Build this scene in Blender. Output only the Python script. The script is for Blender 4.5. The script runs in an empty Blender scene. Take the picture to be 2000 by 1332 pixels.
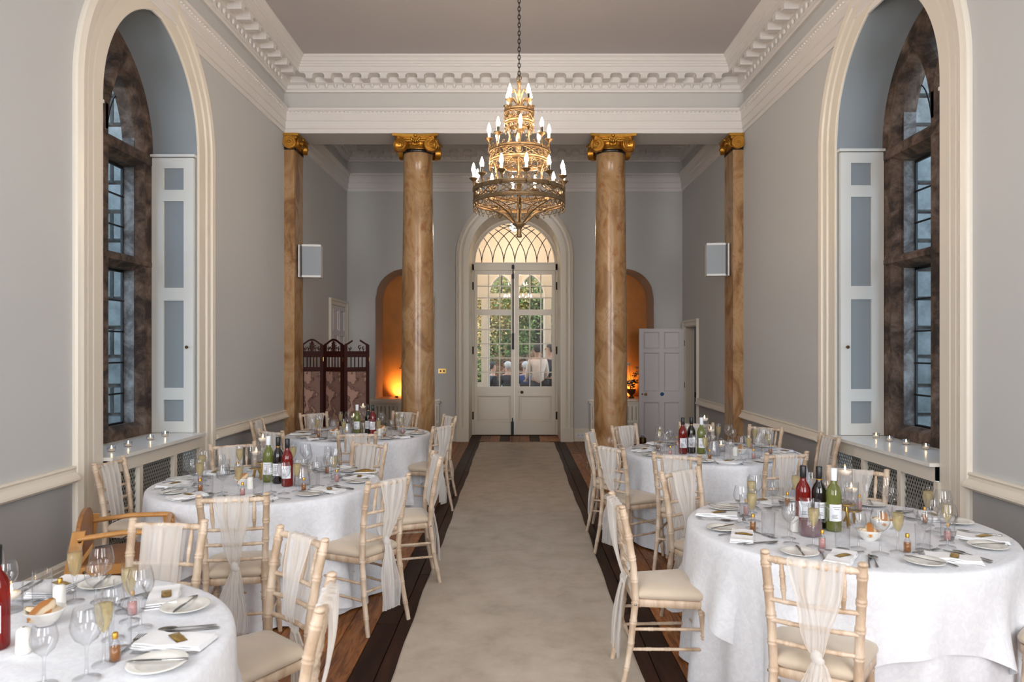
import bpy, math, random
from mathutils import Vector, Matrix
random.seed(7)
C = bpy.context.scene.collection
SC = bpy.context.scene
PI = math.pi
# ------------------------------------------------------------------ camera, world, big lights, exposure
F = 1400.0                                    # focal length in pixels of the 2000 px wide frame
cam_d = bpy.data.cameras.new('camera'); cam = bpy.data.objects.new('camera', cam_d); C.objects.link(cam)
cam.location = (0, 0, 1.70); cam.rotation_euler = (PI/2, 0, 0)
cam_d.sensor_width = 36; cam_d.lens = 36*F/2000
cam_d.shift_x = -0.005; cam_d.shift_y = 0.0075
cam_d.clip_start = 0.05; cam_d.clip_end = 300
cam_d.dof.use_dof = True; cam_d.dof.focus_distance = 7.0; cam_d.dof.aperture_fstop = 4.5
SC.camera = cam
SC.view_settings.view_transform = 'Standard'; SC.view_settings.look = 'None'
SC.view_settings.gamma = 1; SC.view_settings.use_curve_mapping = False
SC.view_settings.exposure = 0.38
SC.cycles.use_denoising = True
SC.cycles.max_bounces = 10; SC.cycles.transparent_max_bounces = 40
SC.cycles.diffuse_bounces = 4; SC.cycles.glossy_bounces = 4; SC.cycles.transmission_bounces = 6
SC.cycles.sample_clamp_indirect = 6; SC.cycles.caustics_reflective = False; SC.cycles.caustics_refractive = False
W = bpy.data.worlds.new('overcast_evening'); SC.world = W; W.use_nodes = True
nt = W.node_tree; bg = nt.nodes['Background']
tc = nt.nodes.new('ShaderNodeTexCoord'); sx = nt.nodes.new('ShaderNodeSeparateXYZ'); rp = nt.nodes.new('ShaderNodeValToRGB')
nt.links.new(tc.outputs['Generated'], sx.inputs[0]); nt.links.new(sx.outputs['Z'], rp.inputs[0])
rp.color_ramp.elements[0].position = 0.0; rp.color_ramp.elements[0].color = (0.70, 0.79, 0.88, 1)
rp.color_ramp.elements[1].position = 0.8; rp.color_ramp.elements[1].color = (0.42, 0.56, 0.76, 1)
nt.links.new(rp.outputs[0], bg.inputs['Color']); bg.inputs['Strength'].default_value = 3.2
def area(name, loc, rot, sx_, sy_, energy, col):
    l = bpy.data.lights.new(name, 'AREA'); l.shape = 'RECTANGLE'; l.size = sx_; l.size_y = sy_; l.energy = energy; l.color = col
    o = bpy.data.objects.new(name, l); C.objects.link(o); o.location = loc; o.rotation_euler = rot; return o
# unseen fill panels added around the camera; the last stands in for bounced flash
for s_ in (-1, 1): area('end_fill_light', (s_*2.35, -2.6, 2.6), (PI/2*0.98, 0, s_*0.12), 1.3, 3.4, 78, (0.98, 0.985, 1.0)).data.spread = math.radians(115)  # added fill aimed down the hall, no window stands here
for s_ in (-1, 1): area('side_fill_light', (s_*2.85, 0.2, 2.8), (0, s_*PI/2, 0), 3.4, 1.7, 66, (0.94, 0.98, 1.0))  # added fill for the near walls, the wall behind has no opening
area('flash_on_ceiling_light', (0, 0.6, 5.3), (math.radians(22), 0, 0), 4.5, 3.5, 30, (1.0, 0.965, 0.93))
# ------------------------------------------------------------------ materials
def lin(c): return tuple(((x/255)/12.92 if x/255 <= 0.04045 else ((x/255+0.055)/1.055)**2.4) for x in c)
M = {}
def mat(name, col, rough=0.5, metal=0.0, var=0.0, vscale=3.0, bump=0.0, bscale=40.0, spec=0.5, emit=None, estr=0, sheen=0, coat=0, stretch=None):
    m = bpy.data.materials.new(name); m.use_nodes = True; n = m.node_tree; b = n.nodes['Principled BSDF']
    b.inputs['Base Color'].default_value = (*col, 1); b.inputs['Roughness'].default_value = rough; b.inputs['Metallic'].default_value = metal
    b.inputs['Specular IOR Level'].default_value = spec
    if coat: b.inputs['Coat Weight'].default_value = coat; b.inputs['Coat Roughness'].default_value = 0.08
    if sheen: b.inputs['Sheen Weight'].default_value = sheen
    tcn = n.nodes.new('ShaderNodeTexCoord'); mp = n.nodes.new('ShaderNodeMapping'); n.links.new(tcn.outputs['Object'], mp.inputs[0])
    if stretch: mp.inputs['Scale'].default_value = stretch
    if var:
        ns = n.nodes.new('ShaderNodeTexNoise'); ns.inputs['Scale'].default_value = vscale; ns.inputs['Detail'].default_value = 6
        n.links.new(mp.outputs[0], ns.inputs['Vector'])
        mx = n.nodes.new('ShaderNodeMix'); mx.data_type = 'RGBA'
        mx.inputs[6].default_value = tuple(max(0, c*(1-var)) for c in col) + (1,)
        mx.inputs[7].default_value = tuple(min(1, c*(1+var)) for c in col) + (1,)
        n.links.new(ns.outputs['Fac'], mx.inputs[0]); n.links.new(mx.outputs[2], b.inputs['Base Color'])
    if bump:
        nb = n.nodes.new('ShaderNodeTexNoise'); nb.inputs['Scale'].default_value = bscale; nb.inputs['Detail'].default_value = 5
        n.links.new(mp.outputs[0], nb.inputs['Vector'])
        bp = n.nodes.new('ShaderNodeBump'); bp.inputs['Strength'].default_value = bump; bp.inputs['Distance'].default_value = 0.01
        n.links.new(nb.outputs['Fac'], bp.inputs['Height']); n.links.new(bp.outputs[0], b.inputs['Normal'])
    if emit: b.inputs['Emission Color'].default_value = (*emit, 1); b.inputs['Emission Strength'].default_value = estr
    M[name] = m; return m
def ramp_mat(name, stops, vscale=3, detail=8, dist=0, rough=0.5, bump=0, stretch=None, kind='noise', metal=0, coord='Object', rand=0.0, spec=0.5, veins=None, nrough=0.5):
    m = bpy.data.materials.new(name); m.use_nodes = True; n = m.node_tree; b = n.nodes['Principled BSDF']
    b.inputs['Roughness'].default_value = rough; b.inputs['Metallic'].default_value = metal; b.inputs['Specular IOR Level'].default_value = spec
    tcn = n.nodes.new('ShaderNodeTexCoord'); mp = n.nodes.new('ShaderNodeMapping'); n.links.new(tcn.outputs[coord], mp.inputs[0])
    if stretch: mp.inputs['Scale'].default_value = stretch
    if rand:
        oi = n.nodes.new('ShaderNodeObjectInfo'); cb = n.nodes.new('ShaderNodeMath'); cb.operation = 'MULTIPLY'; cb.inputs[1].default_value = 37.0
        n.links.new(oi.outputs['Random'], cb.inputs[0]); n.links.new(cb.outputs[0], mp.inputs['Location'])
    if kind == 'wave':
        ns = n.nodes.new('ShaderNodeTexWave'); ns.inputs['Scale'].default_value = vscale; ns.inputs['Distortion'].default_value = dist
        ns.inputs['Detail'].default_value = 4; ns.inputs['Detail Scale'].default_value = 1.2
    else:
        ns = n.nodes.new('ShaderNodeTexNoise'); ns.inputs['Scale'].default_value = vscale; ns.inputs['Detail'].default_value = detail; ns.inputs['Distortion'].default_value = dist
    n.links.new(mp.outputs[0], ns.inputs['Vector'])
    r = n.nodes.new('ShaderNodeValToRGB'); n.links.new(ns.outputs['Fac'], r.inputs[0])
    e = r.color_ramp.elements
    while len(e) < len(stops): e.new(0.5)
    for k, (p, c) in enumerate(stops): e[k].position = p; e[k].color = (*c, 1)
    out = r.outputs[0]
    if kind == 'noise': ns.inputs['Roughness'].default_value = nrough
    if veins:
        vs, vd, vc, vw, va = veins          # scale, distortion, colour, width, strength
        vn = n.nodes.new('ShaderNodeTexNoise'); vn.inputs['Scale'].default_value = vs; vn.inputs['Detail'].default_value = 5; vn.inputs['Distortion'].default_value = vd
        n.links.new(mp.outputs[0], vn.inputs['Vector'])
        sb = n.nodes.new('ShaderNodeMath'); sb.operation = 'SUBTRACT'; sb.inputs[1].default_value = 0.5; n.links.new(vn.outputs['Fac'], sb.inputs[0])
        ab = n.nodes.new('ShaderNodeMath'); ab.operation = 'ABSOLUTE'; n.links.new(sb.outputs[0], ab.inputs[0])
        mr2 = n.nodes.new('ShaderNodeMapRange'); mr2.inputs['From Max'].default_value = vw; mr2.inputs['To Min'].default_value = va; mr2.inputs['To Max'].default_value = 0.0
        n.links.new(ab.outputs[0], mr2.inputs[0])
        vx = n.nodes.new('ShaderNodeMix'); vx.data_type = 'RGBA'; vx.inputs[7].default_value = (*vc, 1)
        n.links.new(mr2.outputs[0], vx.inputs[0]); n.links.new(out, vx.inputs[6]); out = vx.outputs[2]
    if rand:
        hs = n.nodes.new('ShaderNodeHueSaturation'); mr = n.nodes.new('ShaderNodeMapRange')
        mr.inputs['To Min'].default_value = 1-rand; mr.inputs['To Max'].default_value = 1+rand
        n.links.new(oi.outputs['Random'], mr.inputs[0]); n.links.new(mr.outputs[0], hs.inputs['Value']); n.links.new(out, hs.inputs['Color']); out = hs.outputs[0]
    n.links.new(out, b.inputs['Base Color'])
    if bump:
        bp = n.nodes.new('ShaderNodeBump'); bp.inputs['Strength'].default_value = bump; bp.inputs['Distance'].default_value = 0.01
        n.links.new(ns.outputs['Fac'], bp.inputs['Height']); n.links.new(bp.outputs[0], b.inputs['Normal'])
    M[name] = m; return m
def thin(name, tint, glossy=0.05, edge=0.55, power=3.0, body=None, bodyfac=0.0, rough=0.02, rimdark=1.0):
    """thin clear material: what it does not reflect passes straight through; reflects more at grazing angles"""
    m = bpy.data.materials.new(name); m.use_nodes = True; n = m.node_tree
    n.nodes.remove(n.nodes['Principled BSDF']); out = n.nodes['Material Output']
    tr = n.nodes.new('ShaderNodeBsdfTransparent'); tr.inputs[0].default_value = (*tint, 1)
    gl = n.nodes.new('ShaderNodeBsdfGlossy'); gl.inputs['Roughness'].default_value = rough
    lw = n.nodes.new('ShaderNodeLayerWeight'); lw.inputs[0].default_value = 0.5
    pw = n.nodes.new('ShaderNodeMath'); pw.operation = 'POWER'; pw.inputs[1].default_value = power
    ma = n.nodes.new('ShaderNodeMath'); ma.operation = 'MULTIPLY_ADD'; ma.inputs[1].default_value = edge; ma.inputs[2].default_value = glossy
    n.links.new(lw.outputs['Facing'], pw.inputs[0]); n.links.new(pw.outputs[0], ma.inputs[0])
    if rimdark < 1:
        p2 = n.nodes.new('ShaderNodeMath'); p2.operation = 'POWER'; p2.inputs[1].default_value = 5.0; n.links.new(lw.outputs['Facing'], p2.inputs[0])
        mc = n.nodes.new('ShaderNodeMix'); mc.data_type = 'RGBA'; mc.inputs[6].default_value = (*tint, 1); mc.inputs[7].default_value = (rimdark, rimdark, rimdark*1.02, 1)
        n.links.new(p2.outputs[0], mc.inputs[0]); n.links.new(mc.outputs[2], tr.inputs[0])
    base = tr.outputs[0]
    if body:
        df = n.nodes.new('ShaderNodeBsdfDiffuse'); df.inputs[0].default_value = (*body, 1)
        tl = n.nodes.new('ShaderNodeBsdfTranslucent'); tl.inputs[0].default_value = (*body, 1)
        m2 = n.nodes.new('ShaderNodeMixShader'); m2.inputs[0].default_value = 0.5; n.links.new(df.outputs[0], m2.inputs[1]); n.links.new(tl.outputs[0], m2.inputs[2])
        m3 = n.nodes.new('ShaderNodeMixShader'); m3.inputs[0].default_value = bodyfac
        n.links.new(base, m3.inputs[1]); n.links.new(m2.outputs[0], m3.inputs[2]); base = m3.outputs[0]
    mx = n.nodes.new('ShaderNodeMixShader'); n.links.new(ma.outputs[0], mx.inputs[0]); n.links.new(base, mx.inputs[1]); n.links.new(gl.outputs[0], mx.inputs[2])
    n.links.new(mx.outputs[0], out.inputs[0]); M[name] = m; return m
mat('plaster', lin((203, 202, 199)), 0.75, var=0.03, vscale=1.2, bump=0.05, bscale=60)
mat('plaster_ceiling', lin((192, 187, 187)), 0.85, var=0.03, vscale=0.8)
mat('trim_white', lin((226, 222, 219)), 0.5, var=0.02, vscale=5, bump=0.05, bscale=30)
mat('cream_gloss', lin((228, 220, 206)), 0.35, var=0.02, vscale=3)
mat('white_gloss', lin((226, 224, 218)), 0.25, var=0.02)
mat('inset_grey', lin((150, 156, 160)), 0.8, bump=0.1, bscale=300)
mat('grille_grey', lin((150, 148, 142)), 0.5)
mat('dark', (0.006, 0.006, 0.007), 0.8)
mat('iron', (0.012, 0.012, 0.013), 0.45, metal=0.3)
mat('brass', (0.55, 0.36, 0.12), 0.3, metal=1)
mat('dark_brass', (0.12, 0.07, 0.03), 0.35, metal=0.9)
mat('gilt', (0.50, 0.235, 0.035), 0.36, metal=0.85, var=0.35, vscale=14, bump=0.25, bscale=30)
mat('gilt_bright', (0.60, 0.32, 0.055), 0.32, metal=0.9, var=0.3, vscale=20)
mat('antique', (0.20, 0.125, 0.06), 0.38, metal=0.75, var=0.6, vscale=30, bump=0.3, bscale=60)
ramp_mat('marble', [(0.0, (0.10, 0.045, 0.018)), (0.36, (0.24, 0.12, 0.048)), (0.46, (0.36, 0.20, 0.085)), (0.56, (0.44, 0.28, 0.145)), (0.66, (0.34, 0.15, 0.055)), (1.0, (0.52, 0.38, 0.23))], vscale=1.7, detail=12, dist=1.3, rough=0.26, stretch=(1.6, 1.6, 0.9), nrough=0.62, veins=(0.9, 1.5, (0.13, 0.055, 0.022), 0.014, 0.3))
ramp_mat('stone', [(0.28, (0.010, 0.007, 0.005)), (0.44, (0.040, 0.026, 0.020)), (0.54, (0.105, 0.068, 0.050)), (0.64, (0.17, 0.125, 0.10)), (0.78, (0.30, 0.27, 0.25))], vscale=4.5, detail=14, nrough=0.68, dist=0.4, rough=0.9, bump=0.6)
ramp_mat('stone_pale', [(0.3, (0.035, 0.028, 0.024)), (0.46, (0.11, 0.098, 0.092)), (0.56, (0.22, 0.21, 0.205)), (0.75, (0.42, 0.42, 0.42))], vscale=3.8, detail=14, nrough=0.7, dist=0.5, rough=0.9, bump=0.6)
ramp_mat('ashlar', [(0.2, (0.07, 0.068, 0.065)), (0.5, (0.22, 0.215, 0.20)), (0.8, (0.40, 0.39, 0.37))], vscale=3.5, detail=14, nrough=0.7, rough=0.9, bump=0.7, rand=0.2)
ramp_mat('oak_board', [(0.0, (0.05, 0.017, 0.006)), (0.40, (0.17, 0.060, 0.019)), (0.52, (0.30, 0.115, 0.036)), (0.7, (0.40, 0.17, 0.058))], vscale=4.0, detail=12, nrough=0.62, dist=1.4, rough=0.45, stretch=(7, 0.8, 1), rand=0.35, bump=0.12, spec=0.2)
ramp_mat('dark_board', [(0.2, (0.010, 0.004, 0.0025)), (0.8, (0.050, 0.018, 0.009))], vscale=3.0, detail=8, dist=0.8, rough=0.55, stretch=(7, 0.8, 1), rand=0.25, bump=0.08, spec=0.12)
ramp_mat('carpet', [(0.25, (0.38, 0.325, 0.265)), (0.5, (0.48, 0.415, 0.345)), (0.75, (0.55, 0.49, 0.415))], vscale=4.2, detail=15, nrough=0.68, dist=0.2, rough=0.97, bump=0.5, spec=0.1)
ramp_mat('limewash', [(0.28, (0.37, 0.245, 0.15)), (0.46, (0.53, 0.395, 0.28)), (0.62, (0.66, 0.54, 0.425)), (0.78, (0.74, 0.66, 0.57))], vscale=16, detail=10, nrough=0.65, dist=0.4, rough=0.45, stretch=(1, 1, 0.25))
mat('seat_suede', lin((196, 180, 160)), 0.85, var=0.10, vscale=8, sheen=0.4)
ramp_mat('pine', [(0.2, (0.42, 0.19, 0.05)), (0.8, (0.60, 0.31, 0.10))], vscale=3, detail=6, dist=1.5, rough=0.35, stretch=(3, 3, 0.6))
ramp_mat('pine_dark', [(0.2, (0.22, 0.085, 0.025)), (0.8, (0.34, 0.15, 0.05))], vscale=3, detail=6, dist=1.5, rough=0.4, stretch=(3, 3, 0.6))
ramp_mat('cloth', [(0.42, lin((219, 221, 227))), (0.52, lin((223, 225, 231))), (0.60, lin((226, 228, 233)))], vscale=26, detail=2, dist=1.5, rough=0.7, bump=0.10)
mat('napkin', lin((234, 234, 236)), 0.8, bump=0.1, bscale=80)
mat('china', lin((232, 230, 224)), 0.15, coat=0.5)
mat('silver', (0.36, 0.36, 0.36), 0.22, metal=1)
thin('glass', (0.95, 0.955, 0.965), 0.07, 0.65, 2.4, rimdark=0.35)
thin('pane_glass', (0.97, 0.98, 0.98), 0.06, 0.4, 4.0, rough=0.004)
thin('dusk_glass', (0.80, 0.88, 0.93), 0.05, 0.4, 3.0, rough=0.03)
thin('champagne', (0.93, 0.86, 0.62), 0.04, 0.3, 3.0, body=(0.86, 0.74, 0.46), bodyfac=0.35)
thin('organza', (0.96, 0.95, 0.93), 0.0, 0.0, 1.0, body=lin((252, 251, 250)), bodyfac=0.62)
thin('organza_hem', (0.96, 0.95, 0.93), 0.0, 0.0, 1.0, body=lin((248, 243, 236)), bodyfac=0.9)
thin('rose_glass', (0.80, 0.10, 0.07), 0.06, 0.3, 3.0, body=(0.30, 0.012, 0.008), bodyfac=0.6, rimdark=0.25)
thin('green_glass', (0.60, 0.66, 0.24), 0.06, 0.35, 3.0, body=(0.34, 0.38, 0.12), bodyfac=0.45, rimdark=0.35)
thin('water', (0.93, 0.93, 0.95), 0.04, 0.3, 3.0, body=(0.80, 0.79, 0.81), bodyfac=0.30)
thin('vase_water', (0.97, 0.97, 0.98), 0.04, 0.3, 3.0, body=(0.80, 0.79, 0.81), bodyfac=0.07)
thin('juice', (0.80, 0.66, 0.68), 0.04, 0.2, 3.0, body=(0.48, 0.33, 0.35), bodyfac=0.55)
thin('amber_drink', (0.80, 0.45, 0.12), 0.06, 0.3, 3.0, body=(0.55, 0.23, 0.03), bodyfac=0.7)
thin('pink_drink', (0.95, 0.65, 0.62), 0.06, 0.2, 3.0, body=(0.86, 0.50, 0.47), bodyfac=0.85)
mat('red_wine_glass', (0.006, 0.004, 0.004), 0.06, coat=0.6)
mat('black_cap', (0.008, 0.008, 0.009), 0.35); mat('white_cap', (0.75, 0.77, 0.80), 0.4)
mat('label_paper', lin((228, 230, 235)), 0.6)
mat('label_print', (0.16, 0.16, 0.17), 0.6)
mat('wax', (0.86, 0.80, 0.70), 0.5, emit=(1.0, 0.62, 0.30), estr=0.12)
mat('flame', (1, 0.7, 0.3), 0.5, emit=(1.0, 0.66, 0.30), estr=26)
mat('bulb', (1, 0.9, 0.75), 0.3, emit=(1.0, 0.76, 0.52), estr=155)
mat('sleeve_white', (0.80, 0.78, 0.74), 0.4); mat('sleeve_black', (0.01, 0.01, 0.01), 0.4)
mat('bread', (0.74, 0.60, 0.42), 0.8, var=0.15, vscale=20); mat('crust', (0.50, 0.20, 0.05), 0.55, var=0.3, vscale=12)
mat('gold_foil', (0.62, 0.42, 0.13), 0.25, metal=0.9, bump=0.4, bscale=90)
mat('mahogany', (0.034, 0.007, 0.005), 0.6, var=0.3, vscale=8, spec=0.15)
mat('speaker_white', (0.70, 0.71, 0.72), 0.4); mat('speaker_mesh', (0.33, 0.37, 0.41), 0.55, bump=0.3, bscale=500)
mat('door_white', lin((216, 211, 213)), 0.4); mat('blue_sign', (0.01, 0.09, 0.25), 0.4)
mat('beige', lin((205, 193, 174)), 0.5)
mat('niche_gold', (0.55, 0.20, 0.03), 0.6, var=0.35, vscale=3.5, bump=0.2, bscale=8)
mat('corridor_grey', (0.20, 0.21, 0.225), 0.8)
mat('blossom', (0.62, 0.56, 0.46), 0.8, var=0.3, vscale=20); mat('dry_leaf', (0.05, 0.035, 0.012), 0.8)
mat('skin', (0.50, 0.28, 0.19), 0.6); mat('hair_dark', (0.012, 0.008, 0.006), 0.6); mat('hair_grey', (0.45, 0.43, 0.40), 0.7)
mat('suit_black', (0.012, 0.013, 0.018), 0.8); mat('suit_blue', (0.012, 0.035, 0.12), 0.8); mat('blouse', (0.62, 0.50, 0.42), 0.8); mat('shirt', (0.7, 0.72, 0.76), 0.8)
mat('autumn', (0.72, 0.42, 0.14), 0.8, var=0.6, vscale=1.6); mat('evergreen', (0.02, 0.07, 0.03), 0.8, var=0.5, vscale=2); mat('lime_leaf', (0.25, 0.34, 0.10), 0.8, var=0.5, vscale=2)
mat('russet', (0.26, 0.11, 0.05), 0.8, var=0.5, vscale=2); mat('bark', (0.05, 0.035, 0.025), 0.9)
mat('lawn', (0.06, 0.11, 0.03), 0.9, var=0.4, vscale=1.5); mat('paving', (0.30, 0.29, 0.27), 0.9, var=0.2)
# wall paint: light grey above the chair rail, slate grey below it (two coats of paint meet under the rail)
def two_tone(name, top, low, zsplit):
    m = bpy.data.materials.new(name); m.use_nodes = True; n = m.node_tree; b = n.nodes['Principled BSDF']; b.inputs['Roughness'].default_value = 0.72
    g = n.nodes.new('ShaderNodeNewGeometry'); s = n.nodes.new('ShaderNodeSeparateXYZ'); n.links.new(g.outputs['Position'], s.inputs[0])
    c = n.nodes.new('ShaderNodeMath'); c.operation = 'GREATER_THAN'; c.inputs[1].default_value = zsplit; n.links.new(s.outputs['Z'], c.inputs[0])
    x = n.nodes.new('ShaderNodeMix'); x.data_type = 'RGBA'; x.inputs[6].default_value = (*low, 1); x.inputs[7].default_value = (*top, 1)
    n.links.new(c.outputs[0], x.inputs[0]); n.links.new(x.outputs[2], b.inputs['Base Color']); M[name] = m
two_tone('dado_wall', lin((199, 200, 200)), lin((166, 166, 166)), 0.80)
# map print on the folding screen: sepia coastlines and hatching
def map_mat():
    m = bpy.data.materials.new('map_print'); m.use_nodes = True; n = m.node_tree; b = n.nodes['Principled BSDF']; b.inputs['Roughness'].default_value = 0.8
    t = n.nodes.new('ShaderNodeTexCoord'); a = n.nodes.new('ShaderNodeTexNoise'); a.inputs['Scale'].default_value = 5.5; a.inputs['Detail'].default_value = 7; a.inputs['Distortion'].default_value = 0.5
    n.links.new(t.outputs['Object'], a.inputs['Vector'])
    r = n.nodes.new('ShaderNodeValToRGB'); e = r.color_ramp.elements
    st = [(0.0, (0.16, 0.085, 0.065)), (0.40, (0.20, 0.115, 0.09)), (0.49, (0.17, 0.09, 0.07)), (0.505, (0.03, 0.012, 0.01)), (0.52, (0.34, 0.20, 0.155)), (0.66, (0.38, 0.235, 0.18)), (0.68, (0.12, 0.06, 0.05)), (0.70, (0.30, 0.18, 0.14))]
    while len(e) < len(st): e.new(0.5)
    for k, (p, c) in enumerate(st): e[k].position = p; e[k].color = (*c, 1)
    n.links.new(a.outputs['Fac'], r.inputs[0]); n.links.new(r.outputs[0], b.inputs['Base Color']); M['map_print'] = m
map_mat()
# ------------------------------------------------------------------ mesh helpers
class MB:
    def __init__(s): s.v = []; s.f = []; s.sm = []
    def add(s, vs, fs, smooth=False, T=None):
        o = len(s.v); s.v += [tuple(T @ Vector(p)) for p in vs] if T is not None else [tuple(p) for p in vs]
        s.f += [tuple(i+o for i in f) for f in fs]; s.sm += [smooth]*len(fs); return s
    def box(s, x0, x1, y0, y1, z0, z1, T=None):
        v = [(x0,y0,z0),(x1,y0,z0),(x1,y1,z0),(x0,y1,z0),(x0,y0,z1),(x1,y0,z1),(x1,y1,z1),(x0,y1,z1)]
        return s.add(v, [(0,3,2,1),(4,5,6,7),(0,1,5,4),(1,2,6,5),(2,3,7,6),(3,0,4,7)], False, T)
    def grid(s, rows, cu=False, cv=False, smooth=True, T=None):
        nr = len(rows); nc = len(rows[0]); v = [p for r in rows for p in r]; f = []
        for i in range(nr if cu else nr-1):
            for j in range(nc if cv else nc-1):
                a = i*nc+j; b = i*nc+(j+1) % nc; c = ((i+1) % nr)*nc+(j+1) % nc; d = ((i+1) % nr)*nc+j
                f.append((a, b, c, d))
        return s.add(v, f, smooth, T)
    def lathe(s, prof, n=16, T=None, smooth=True, cap=False):
        rows = [[(r*math.cos(2*PI*k/n), r*math.sin(2*PI*k/n), z) for k in range(n)] for r, z in prof]
        s.grid(rows, False, True, smooth, T)
        if cap:
            for (r, z), rev in ((prof[0], True), (prof[-1], False)):
                ring = [(r*math.cos(2*PI*k/n), r*math.sin(2*PI*k/n), z) for k in range(n)]
                s.add(ring, [tuple(range(n))[::-1] if rev else tuple(range(n))], False, T)
        return s
    def tube(s, path, r, n=8, closed=False, smooth=True, T=None, cap=True, flat=1.0):
        P = [Vector(p) for p in path]; m = len(P); rr = r if isinstance(r, (list, tuple)) else [r]*m
        rows = []; prev = None
        for i in range(m):
            if closed: t = P[(i+1) % m]-P[i-1]
            else: t = P[min(i+1, m-1)]-P[max(i-1, 0)]
            if t.length < 1e-9: t = Vector((0, 0, 1))
            t.normalize()
            if prev is None:
                a = Vector((0, 0, 1)) if abs(t.z) < 0.9 else Vector((1, 0, 0)); u = t.cross(a).normalized()
            else:
                u = prev - t*prev.dot(t); u = u.normalized() if u.length > 1e-6 else t.orthogonal().normalized()
            prev = u; w = t.cross(u)
            rows.append([P[i]+(u*math.cos(2*PI*k/n)+w*math.sin(2*PI*k/n)*flat)*rr[i] for k in range(n)])
        s.grid(rows, closed, True, smooth, T)
        if cap and not closed:
            s.add(rows[0], [tuple(range(n))[::-1]], False, T); s.add(rows[-1], [tuple(range(n))], False, T)
        return s
    def cyl(s, p0, p1, r0, r1=None, n=12, smooth=True, T=None):
        return s.tube([p0, p1], [r0, r0 if r1 is None else r1], n, False, smooth, T)
    def ball(s, c, r, n=10, m=6, sc=(1, 1, 1), T=None):
        rows = [[(c[0]+r*sc[0]*math.sin(PI*i/m)*math.cos(2*PI*k/n), c[1]+r*sc[1]*math.sin(PI*i/m)*math.sin(2*PI*k/n), c[2]+r*sc[2]*math.cos(PI*i/m)) for k in range(n)] for i in range(m+1)]
        return s.grid(rows[::-1], False, True, True, T)
    def poly(s, pts, d, T=None):
        """prism: polygon pts (list of 3d) pushed along vector d"""
        n = len(pts); d = Vector(d); v = [Vector(p) for p in pts]; v2 = [p+d for p in v]
        return s.add(v+v2, [tuple(range(n))[::-1], tuple(range(n, 2*n))]+[(i, (i+1) % n, n+(i+1) % n, n+i) for i in range(n)], False, T)
    def mesh(s, name, mt, mt2=None):
        me = bpy.data.meshes.new(name); me.from_pydata(s.v, [], s.f); me.polygons.foreach_set('use_smooth', s.sm); me.materials.append(M[mt])
        me.validate(); me.update(); return me
def link(name, data=None, parent=None, loc=None, rz=None, rot=None, kind=None):
    o = bpy.data.objects.new(name, data); C.objects.link(o)
    if parent is not None: o.parent = parent
    if loc is not None: o.location = loc
    if rz is not None: o.rotation_euler = (0, 0, rz)
    if rot is not None: o.rotation_euler = rot
    if kind: o['kind'] = kind
    return o
def ob(name, mb, mt, parent=None, loc=None, rz=None, kind=None, smooth_angle=None):
    return link(name, mb.mesh(name, mt), parent, loc, rz, None, kind)
def st(name, mb, mt, parent=None): return ob(name, mb, mt, parent, kind='structure')
def tag(o, label, cat, group=None):
    o['label'] = label; o['category'] = cat
    if group: o['group'] = group
    return o
def thing(name, label, cat, loc=(0, 0, 0), rz=0, group=None):
    return tag(link(name, None, None, loc, rz), label, cat, group)
# a kind of thing is described once: (name, mesh or None, [children]); every copy gets its own objects that share the meshes
def inst(spec, loc, rz=0, label=None, cat=None, group=None, parent=None, rot=None, scale=None):
    name, me, ch = spec[:3]
    o = link(name, me, parent, loc, rz, rot)
    if scale: o.scale = scale
    if label: tag(o, label, cat, group)
    for c in ch:
        off = c[3] if len(c) > 3 else (0, 0, 0)
        inst(c, off, (c[4] if len(c) > 4 else 0), parent=o)
    return o
def arc(c, r, a0, a1, n): return [(c[0]+r*math.cos(a0+(a1-a0)*i/n), c[1]+r*math.sin(a0+(a1-a0)*i/n)) for i in range(n+1)]
def px(x, y, z):
    """point at height z seen at photo pixel x, y"""
    Y = (1.70-z)*F/(y-681.0); return ((x-1010)*Y/F, Y)
# ------------------------------------------------------------------ the room shell
XL, XR, CX = -3.12, 3.03, -0.045
YB, YE, YR, YF = -3.0, 9.60, 10.10, 13.15        # back of the hall, beam front, beam rear, end wall
ZC = 5.50
PL = lambda u, z, d: (XL-d, u, z)
PR = lambda u, z, d: (XR+d, u, z)
PF = lambda u, z, d: (u, YF+d, z)
def wall_holes(P, u0, u1, z0, z1, holes, flip=False):
    mb = MB(); us = [u0]
    for (a, b, zb, top, n) in sorted(holes): us += [a+(b-a)*i/n for i in range(n+1)]
    us.append(u1)
    for i in range(len(us)-1):
        a, b = us[i], us[i+1]; mid = (a+b)/2; hole = None
        for h in holes:
            if h[0]-1e-6 <= mid <= h[1]+1e-6: hole = h
        if b-a < 1e-7: continue
        def q(za0, za1, zb0, zb1):
            f = [(0, 1, 2, 3)]; mb.add([P(a, za0, 0), P(b, zb0, 0), P(b, zb1, 0), P(a, za1, 0)], f)
        if hole is None: q(z0, z1, z0, z1)
        else:
            if hole[2] > z0: q(z0, hole[2], z0, hole[2])
            q(hole[3](a), z1, hole[3](b), z1)
    return mb
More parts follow.
